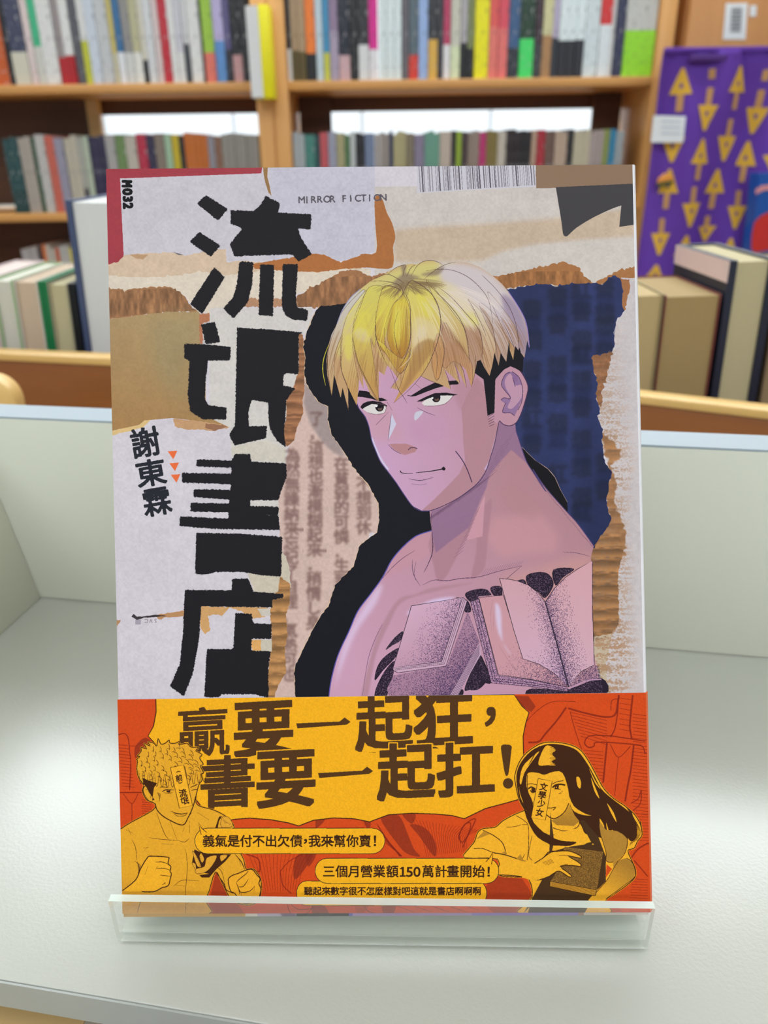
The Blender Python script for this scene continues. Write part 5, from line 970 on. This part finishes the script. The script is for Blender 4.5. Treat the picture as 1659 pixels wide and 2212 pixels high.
# inner braces behind the lower books
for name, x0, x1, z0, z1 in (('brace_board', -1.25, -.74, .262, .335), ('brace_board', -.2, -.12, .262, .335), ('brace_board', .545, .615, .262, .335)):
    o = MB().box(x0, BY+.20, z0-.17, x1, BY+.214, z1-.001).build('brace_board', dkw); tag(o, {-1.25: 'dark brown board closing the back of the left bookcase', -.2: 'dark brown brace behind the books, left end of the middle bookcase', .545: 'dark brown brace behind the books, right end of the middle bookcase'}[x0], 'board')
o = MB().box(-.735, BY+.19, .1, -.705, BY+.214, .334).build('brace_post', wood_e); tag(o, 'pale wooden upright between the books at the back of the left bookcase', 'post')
_sm = {}
def spine_mat(top, bot, split, mark):
    k = (top, bot, split, mark)
    if k in _sm: return _sm[k]
    m = bpy.data.materials.new('spine_print'); m.use_nodes = True; nt = m.node_tree; b = nt.nodes['Principled BSDF']; L = nt.links.new
    tc = nt.nodes.new('ShaderNodeTexCoord'); sp = nt.nodes.new('ShaderNodeSeparateXYZ'); L(tc.outputs['Generated'], sp.inputs[0])
    gt = nt.nodes.new('ShaderNodeMath'); gt.operation = 'GREATER_THAN'; gt.inputs[1].default_value = split; L(sp.outputs[2], gt.inputs[0])
    mx = nt.nodes.new('ShaderNodeMix'); mx.data_type = 'RGBA'; mx.inputs[6].default_value = lin(bot); mx.inputs[7].default_value = lin(top); L(gt.outputs[0], mx.inputs[0])
    mp = nt.nodes.new('ShaderNodeMapping'); mp.inputs['Scale'].default_value = (160, 160, 95); L(tc.outputs['Object'], mp.inputs[0])
    n = nt.nodes.new('ShaderNodeTexNoise'); n.inputs['Scale'].default_value = 1; n.inputs['Detail'].default_value = 3; L(mp.outputs[0], n.inputs['Vector'])
    g2 = nt.nodes.new('ShaderNodeMapRange'); g2.inputs['From Min'].default_value = .57; g2.inputs['From Max'].default_value = .66; g2.inputs['To Max'].default_value = .5 if mark else 0; L(n.outputs[0], g2.inputs['Value'])
    mc = nt.nodes.new('ShaderNodeMix'); mc.data_type = 'RGBA'; mc.inputs[7].default_value = lin(mark or top); L(mx.outputs[2], mc.inputs[6]); L(g2.outputs[0], mc.inputs[0]); L(mc.outputs[2], b.inputs['Base Color'])
    b.inputs['Roughness'].default_value = .38
    _sm[k] = m; return m
page_shared = mat('page_edge', (216, 208, 190), .85, .08, 200)
def nm(c):
    r, g, b = c; mxx, mn = max(c), min(c); v = mxx
    if mxx-mn < 26: return 'black' if v < 62 else 'dark grey' if v < 110 else 'grey' if v < 165 else 'light grey' if v < 205 else 'white'
    import colorsys
    h, s, vv = colorsys.rgb_to_hsv(r/255, g/255, b/255); h *= 360
    base = 'red' if h < 14 or h > 345 else 'orange' if h < 38 else 'yellow' if h < 62 else 'yellow green' if h < 95 else 'green' if h < 160 else 'teal' if h < 190 else 'blue' if h < 250 else 'purple' if h < 290 else 'pink'
    if base in ('orange', 'red') and vv < .7 and s < .65: base = 'brown'
    if base in ('orange', 'yellow') and s < .38: base = 'beige'
    return ('dark ' if vv < .42 else 'pale ' if s < .3 and base != 'beige' else '')+base
used = {}
def spine_book(x0, x1, z0, h, top, bot=None, split=.33, mark=None, dep=.15, yoff=.012, where='', row='', parts=True):
    bot = bot or top
    t = empty('book', ((x0+x1)/2, BY+yoff, z0)); w2 = (x1-x0)/2-.0003
    MB().box(-w2, 0, 0, w2, .0012, h).box(-w2, .0012, 0, -w2+.0008, dep, h).box(w2-.0008, .0012, 0, w2, dep, h).build('cover', spine_mat(top, bot, split, mark), t, bevel=.0004 if w2 > .004 else 0, segs=1)
    MB().box(-w2+.0009, .0013, .0015, w2-.0009, dep-.002, h-.0015).build('page_block', page_shared, t)
    desc = nm(top)+' spined book' + (', %s foot' % nm(bot) if nm(bot) != nm(top) else '')
    k = (desc, where); used.setdefault(k, []).append(t)
    t['category'] = 'book'; t['group'] = row
    return t
XP = lambda px: -.8581+.001051*px
W_, K_, LG, CR = (226, 226, 224), (26, 26, 30), (200, 202, 204), (214, 208, 190)
def zoomrow(items, x0z, sz, z0, hb, where, row, dep=.15, jit=.006, ys=1.0, cur=None):
    for it in items:
        a, b_, top = it[:3]; bot = it[3] if len(it) > 3 else None; split = it[4] if len(it) > 4 else .33; n = it[5] if len(it) > 5 else 1; mk = it[6] if len(it) > 6 else None
        xa, xb = XP(x0z+a/sz), XP(x0z+b_/sz)
        for k in range(n):
            x_a = xa+(xb-xa)*k/n; x_b = xa+(xb-xa)*(k+1)/n
            mark = mk if mk is not None else ((60, 60, 66) if sum(top) > 360 else (196, 196, 196))
            spine_book(x_a, x_b, z0, hb+random.uniform(-jit, jit*.5), top, bot, split, mark, dep, where=where, row=row, yoff=.012+random.uniform(0, .006))
Z1_ = -.82+1.1550+.019+.0002+0; Z1_ = .3542; Z2_ = .0817; Z3_ = -.1758
upL = [(-60, 50, (200, 92, 34)), (52, 80, K_), (80, 172, (62, 66, 92), (212, 208, 190), .35), (176, 216, (222, 206, 204)), (217, 262, (70, 190, 140), (214, 214, 206), .4), (264, 346, W_), (348, 392, (160, 150, 150), (190, 30, 38), .3), (393, 442, W_, (178, 24, 32), .3), (444, 490, (90, 90, 98)), (492, 532, W_, (200, 204, 60), .45), (534, 592, (206, 214, 226)), (594, 660, LG), (662, 690, (206, 190, 110), (206, 200, 170)), (691, 730, (50, 110, 160), (230, 232, 236), .35), (732, 780, (150, 148, 146), (214, 216, 214)), (782, 830, (190, 186, 150), (228, 228, 222)), (832, 860, (220, 216, 200), K_, .25), (862, 908, (216, 218, 220)), (910, 945, (226, 210, 208)), (946, 996, (196, 36, 54)), (998, 1036, W_), (1037, 1074, (206, 204, 214), W_), (1076, 1108, (214, 214, 216), (70, 74, 80), .4), (1110, 1175, W_), (1176, 1188, K_), (1190, 1250, (160, 200, 70), (226, 120, 104), .33), (1252, 1310, (190, 180, 220), (96, 146, 206), .42), (1311, 1348, (90, 84, 130), (40, 40, 52)), (1350, 1405, K_, (196, 150, 150), .3), (1407, 1445, (38, 36, 40))]
zoomrow(upL, 0, 2.676, Z1_, .190, 'on upper left shelf', 'books on the upper left shelf', jit=.012)
upR = [(169, 190, K_, W_, .33), (191, 276, (176, 150, 120), (92, 78, 34), .3, 2), (278, 332, (244, 130, 50), K_, .28), (334, 374, (196, 214, 226)), (376, 410, (70, 150, 196), (208, 210, 80), .28), (412, 462, (150, 130, 160), (172, 160, 184), .5), (464, 528, (30, 34, 52), (206, 170, 176), .26), (530, 575, K_), (577, 635, (40, 42, 46), (222, 224, 226), .36), (637, 690, (224, 40, 150), (234, 232, 236), .3), (695, 825, (226, 238, 240), None, .3, 3), (830, 865, (110, 104, 112)), (867, 920, (90, 106, 116), (216, 60, 44), .25), (922, 975, (160, 186, 232)), (977, 1030, (44, 44, 50), (222, 176, 76), .4), (1032, 1062, (60, 56, 66)), (1064, 1104, (190, 60, 100), (232, 230, 232), .35), (1106, 1160, (206, 206, 190), (220, 230, 190)), (1162, 1200, (180, 176, 180), K_, .35), (1202, 1240, (130, 140, 90), K_, .3), (1242, 1322, (246, 238, 20)), (1324, 1376, (236, 100, 96), (240, 130, 120), .5), (1377, 1432, (226, 84, 100), (236, 120, 116), .5), (1434, 1498, (60, 96, 140), (44, 50, 60), .3), (1502, 1584, (26, 60, 40), (70, 226, 110), .4), (1586, 1640, (60, 40, 50), (60, 62, 66))]
zoomrow(upR, 560, 2.676, Z1_, .200, 'on upper middle shelf', 'books on the upper shelf behind the novel', jit=.008)
upR2 = [(302, 358, (214, 210, 160), (176, 134, 90), .42), (360, 398, (196, 186, 214), (50, 56, 66), .4), (400, 550, (232, 244, 246), (44, 44, 52), .37, 3), (552, 636, (220, 232, 236)), (638, 704, (220, 50, 50), (228, 236, 240), .52), (706, 728, W_), (730, 786, (50, 54, 84)), (788, 968, (206, 206, 200), (160, 232, 50), .45, 1)]
zoomrow(upR2, 1060, 2.77, Z1_, .200, 'on upper middle shelf', 'books on the upper shelf behind the novel', jit=.004)
lowL = [(-70, 20, (30, 70, 72), (24, 60, 60), .3, 2), (22, 98, (170, 160, 150), None, .3, 2), (100, 120, (40, 84, 56)), (122, 180, (190, 186, 182)), (182, 236, (200, 100, 82)), (238, 290, (150, 146, 164)), (292, 370, (190, 182, 164), None, .3, 2), (372, 402, (170, 168, 160), (80, 80, 84)), (404, 440, (176, 186, 166)), (442, 540, (44, 36, 70), None, .3, 3), (542, 600, (168, 164, 162)), (602, 660, (106, 134, 80)), (662, 728, (188, 180, 168)), (730, 788, (180, 36, 66)), (790, 838, (44, 38, 70)), (840, 898, (134, 120, 108)), (900, 940, (160, 190, 160)), (942, 984, (200, 176, 40)), (986, 1014, (36, 34, 34)), (1016, 1154, (196, 106, 30), None, .3, 4), (1156, 1198, (146, 142, 150)), (1200, 1240, (134, 96, 76)), (1242, 1462, (150, 146, 138), None, .3, 6)]
zoomrow(lowL, 0, 2.676, Z2_, .168, 'on middle left shelf', 'books on the middle left shelf', jit=.006)
lowR = [(169, 240, (170, 178, 182), (206, 150, 130), .3, 2), (242, 302, (66, 130, 120)), (304, 330, (26, 74, 80)), (332, 380, (200, 90, 96)), (382, 430, (158, 160, 180)), (432, 480, (170, 164, 124)), (482, 510, (80, 120, 76)), (512, 546, (196, 200, 200)), (548, 600, (34, 34, 40), None, .3, 2), (602, 660, (116, 130, 160)), (662, 750, (156, 146, 140), None, .3, 3), (752, 772, (50, 60, 96)), (774, 850, (180, 170, 128), None, .3, 3), (852, 898, (130, 118, 96)), (900, 960, (136, 126, 150)), (962, 1050, (110, 160, 140), None, .3, 3), (1052, 1120, (196, 180, 166), None, .3, 2), (1122, 1150, (50, 44, 46)), (1152, 1182, (150, 176, 56)), (1184, 1220, (66, 50, 50)), (1222, 1288, (150, 132, 120), None, .3, 2), (1290, 1330, (186, 44, 110)), (1332, 1400, (130, 112, 56), None, .3, 2), (1402, 1452, (200, 190, 176)), (1454, 1540, (40, 28, 32), None, .3, 3), (1542, 1600, (26, 24, 28), None, .3, 2)]
zoomrow(lowR, 560, 2.676, Z2_, .166, 'on middle shelf behind novel', 'books on the middle shelf behind the novel', jit=.006)
lowR2 = [(276, 308, (190, 160, 138)), (310, 360, (170, 34, 50)), (362, 420, (110, 84, 74), None, .3, 2), (422, 498, (190, 166, 146), None, .3, 2), (500, 538, (30, 28, 30)), (540, 640, (196, 186, 160), None, .3, 3), (642, 720, (176, 160, 156), None, .3, 3), (722, 758, (140, 150, 80)), (760, 798, (40, 130, 170)), (800, 850, (170, 176, 176))]
zoomrow(lowR2, 1060, 2.77, Z2_, .164, 'on middle shelf behind novel', 'books on the middle shelf behind the novel', jit=.006)
bot = [(-60, 40, (170, 162, 160), None, .3, 2), (42, 70, (60, 40, 36)), (72, 96, (206, 110, 50)), (98, 150, (190, 180, 168), None, .3, 2), (152, 176, (196, 90, 50)), (178, 240, (180, 176, 170), None, .3, 2), (242, 262, (206, 190, 80)), (264, 330, (170, 160, 156), None, .3, 2), (332, 420, (130, 120, 116), None, .3, 3), (422, 560, (120, 110, 110), None, .3, 4)]
zoomrow(bot, -10, 2.676, Z3_, .180, 'on lowest left shelf', 'books on the lowest visible left shelf', jit=.008)
ords = ['first', 'second', 'third', 'fourth', 'fifth', 'sixth', 'seventh', 'eighth', 'ninth', 'tenth', 'eleventh', 'twelfth', 'thirteenth', 'fourteenth', 'fifteenth']
for (desc, where), L_ in used.items():
    for i, t in enumerate(L_): t['label'] = '%s %s' % (desc, where) if len(L_) == 1 else '%s %s from the left %s' % (ords[i], desc, where)
# the yellow and white book propped against the post
y0 = at(535, 100, Y=1.93).x; y1 = at(584, 100, Y=1.93).x; zt_, zb_ = at(560, 8, Y=1.93).z, at(565, 212, Y=1.93).z
yb_ = empty('book', (y0, 1.935, zb_)); tag(yb_, 'yellow book with white page edge propped against the wooden post', 'book')
MB().box(.0265, 0, 0, y1-y0, .063, zt_-zb_).box(0, .0605, 0, .0265, .063, zt_-zb_).build('cover', mat('yellow_cover', (246, 236, 20), .4), yb_, bevel=.001)
MB().box(0, .001, .002, .0262, .060, zt_-zb_-.002).build('page_block', mat('white_page_edge', (226, 228, 228), .8, .05, 300), yb_)

# ------------------------------------------------------------------ cabinet, purple cloth and what hangs there
CY = 1.99
cx0 = at(1484, 60, Y=CY).x
cab = empty('cabinet', (cx0+.6, CY, FLZ)); tag(cab, 'light wooden cabinet at right with a barcode label, behind the purple cloth', 'cabinet')
cm_ = wood('cabinet_wood', (182, 122, 62), (200, 140, 78), 2, .45, 3)
MB().box(-.6, .02, 0, .6, .5, 1.55).build('body', cm_, cab, bevel=.002); MB().box(-.598, 0, .06, -.002, .0195, 1.54).build('door', cm_, cab, bevel=.003); MB().box(.002, 0, .06, .598, .0195, 1.54).build('door', cm_, cab, bevel=.003)
def on_plane(P, Y): return [at(x, y, Y=Y) for x, y in P]
def flat(name, P, Y, th, m, parent=None, org=None):
    q = on_plane(P, Y); o_ = org or Vector((0, 0, 0)); g = MB(); n = len(q)
    g.v = [tuple(p-o_) for p in q]+[tuple(p-o_+Vector((0, th, 0))) for p in q]
    g.f = [list(range(n)), list(range(2*n-1, n-1, -1))]+[[i, (i+1) % n, n+(i+1) % n, n+i] for i in range(n)]; g.mi = [0]*(n+2)
    return g.build(name, m, parent)
wl = mat('label_paper', (236, 240, 242), .6, .02, 50); bk_ = mat('label_ink', (70, 74, 80), .6)
lo = at(1588, 45, Y=CY-.001); lb = empty('barcode_label', lo); tag(lb, 'white sticker with a barcode on the wooden cabinet', 'label')
Zb = Z(1060, 0, 2.77)
flat('sticker', Zb(1408, 20, 1538, 18, 1524, 236, 1390, 236), CY-.0012, .001, wl, lb, lo)
for i in range(13):
    y = 48+i*11.5; flat('bar', Zb(1442-i*.7, y, 1506-i*.7, y, 1505-i*.7, y+[5, 8, 4, 7][i % 4], 1441-i*.7, y+[5, 8, 4, 7][i % 4]), CY-.0016, .0003, bk_, lb, lo)
l2 = at(1627, 24, Y=CY-.001); o = flat('sticker', Zb(1552, 32, 1592, 32, 1588, 96, 1550, 100), CY-.0012, .001, wl, None, None); o.name = 'small_sticker'; tag(o, 'small blank white sticker right of the barcode label', 'label')
# cloth
PY = 1.93
pc0 = at(1429, 112, Y=PY); cw = at(1720, 112, Y=PY).x-pc0.x; pb = at(1382, 600, Y=PY)
chh = pc0.z-pb.z+.05
def fold(x, z):                                    # hanging folds, x and z in metres from the top left corner
    return .010*math.sin(x*34+z*6) + .006*math.sin(x*71-z*11+1) + .004*math.sin(z*30+x*9)*math.exp(-z*12) + .03*0
cl = empty('cloth', tuple(pc0)); tag(cl, 'purple cloth with yellow arrows hanging at right', 'cloth')
nx, nz_ = 60, 70; g = MB()
wtop = cw
def cpos(x, z, off=0): return (x, fold(x, z)-.018-off + .0, -z)
for k in range(nz_+1):
    for i in range(nx+1): x, z = wtop*i/nx, chh*k/nz_; x2 = x - .0*z; g.v.append(cpos(x2, z))
for k in range(nz_):
    for i in range(nx): a = k*(nx+1)+i; g.f.append([a, a+1, a+nx+2, a+nx+1]); g.mi.append(0)
pur = mat('purple_fabric', (98, 54, 162), .75, .08, 60, bump=.3, bscale=500)
fab = g.build('fabric', pur, cl, smooth=True); md = fab.modifiers.new('thickness', 'SOLIDIFY'); md.thickness = .0015; md.offset = 0
MB().box(0, -.022, -.004, wtop, -.012, .006).build('hem', pur, cl, bevel=.002)
MB().box(.09*.6, -.030, -.022, .17*.9, -.021, -.008).build('loop', mat('purple_fabric_fold', (84, 48, 126), .8), cl, bevel=.003)
arr_m = mat('arrow_print', (196, 146, 92), .7, .12, 90); arr_y = mat('arrow_head_print', (220, 172, 56), .7, .1, 90)
def arrow(tx, ty, bx, by, up, shaft=True, head=True):
    """up: head at (tx, ty) tip, tail at (bx, by); otherwise tip at (bx, by)"""
    A = at(tx, ty, Y=PY)-pc0; B = at(bx, by, Y=PY)-pc0
    tip, tail = (A, B) if up else (B, A)
    d = (tail-tip); L = d.length; d /= L; n = Vector((-d.z, 0, d.x)); hl = min(.060, L*.6); hw_ = .0222
    def P(s, o): q = tip+d*s+n*o; return cpos(q.x, -q.z, .0032)
    root = None; g = MB()
    if head:
        k = .42
        outer = [(0, -.003), (0, .003), (hl, hw_), (hl, -hw_)]; c_ = hl*.62
        inner = [(c_-.003, -.0018), (c_-.003, .0018), (c_+.007, .0042), (c_+.007, -.0042)]
        for i in range(4):
            j = (i+1) % 4; 
            for s in range(3):
                f0, f1 = s/3, (s+1)/3; m_ = lambda p, q, f: (p[0]+(q[0]-p[0])*f, p[1]+(q[1]-p[1])*f)
                g.poly([P(*m_(outer[i], outer[j], f0)), P(*m_(outer[i], outer[j], f1)), P(*m_(inner[i], inner[j], f1)), P(*m_(inner[i], inner[j], f0))], 1)
    if shaft:
        s0 = hl if head else 0
        for s in range(4): a, b_ = s0+(L-s0)*s/4, s0+(L-s0)*(s+1)/4; g.poly([P(a, -.0065), P(a, .0065), P(b_, .0065), P(b_, -.0065)])
    g.build('arrow', [arr_m, arr_y], cl)
for a in ((1471, 148, 1461, 242, True), (1591, 144, 1575, 238, True), (1526, 191, 1511, 283, False), (1639, 195, 1620, 289, False), (1569, 258, 1555, 348, False), (1509, 300, 1494, 388, True), (1614, 305, 1597, 393, True), (1443, 365, 1431, 450, True), (1545, 365, 1532, 450, True), (1488, 402, 1479, 488, False), (1591, 411, 1578, 493, False), (1424, 470, 1414, 548, False), (1474, 506, 1462, 580, True), (1570, 512, 1558, 590, True), (1526, 466, 1520, 520, False), (1409, 568, 1400, 620, True), (1660, 410, 1645, 500, True), (1660, 300, 1655, 380, False)): arrow(*a)
for a in ((1531, 150, 1529, 172), (1649, 152, 1644, 176)): arrow(*a, True, head=False)
arrow(1452, 262, 1446, 350, False, shaft=False)
o = flat('sticker', Zb(975, 690, 1168, 696, 1152, 852, 958, 852), PY-.036, .001, wl); o.name = 'price_note'; tag(o, 'white paper note pinned on the purple cloth', 'note')
no = o
for i in range(3): flat('print_line', Zb(1020, 722+i*36, 1140, 724+i*36, 1138, 732+i*36, 1018, 730+i*36), PY-.0365, .0003, mat('faint_ink', (186, 196, 214), .6), no)
cp = at(1437, 391, Y=PY-.03); cq = empty('clip', cp); tag(cq, 'small orange and green clip on the purple cloth', 'clip')
MB().prism([(-.018, -.004), (.016, .002), (.012, .012), (-.004, .016), (-.016, .006)], lambda x, z: (x, -.008, z), lambda x, z: (x, .004, z)).build('upper_jaw', mat('orange_plastic', (226, 150, 60), .4), cq, bevel=.001)
MB().prism([(-.017, -.012), (.015, -.006), (.016, .001), (-.018, -.005)], lambda x, z: (x, -.008, z), lambda x, z: (x, .004, z)).build('lower_jaw', mat('green_plastic', (70, 90, 40), .4), cq, bevel=.001)
# red and blue toy bag at the right edge
rb0 = at(1655, 470, Y=1.85); rb = empty('gift_bag', rb0); tag(rb, 'red and blue printed bag at the right edge, before the purple cloth', 'bag')
Z5_ = Z(1340, 380, 3.567)
flat('bag_body', Z5_(1075, -20, 1400, -20, 1400, 700, 1000, 700, 1010, 560, 1040, 330), 1.84, .05, mat('blue_print', (20, 84, 170), .45), rb, rb0)
flat('red_print', Z5_(1400, 290, 1138, 280, 1080, 310, 1035, 360, 1015, 450, 1010, 560, 1040, 590, 1138, 570, 1400, 560), 1.838, .0015, mat('red_print', (206, 44, 36), .45), rb, rb0)
flat('pink_print', Z5_(1040, 110, 1090, 75, 1200, 60, 1200, 110, 1110, 110, 1045, 140), 1.838, .0015, mat('pink_band_print', (226, 150, 150), .45), rb, rb0)
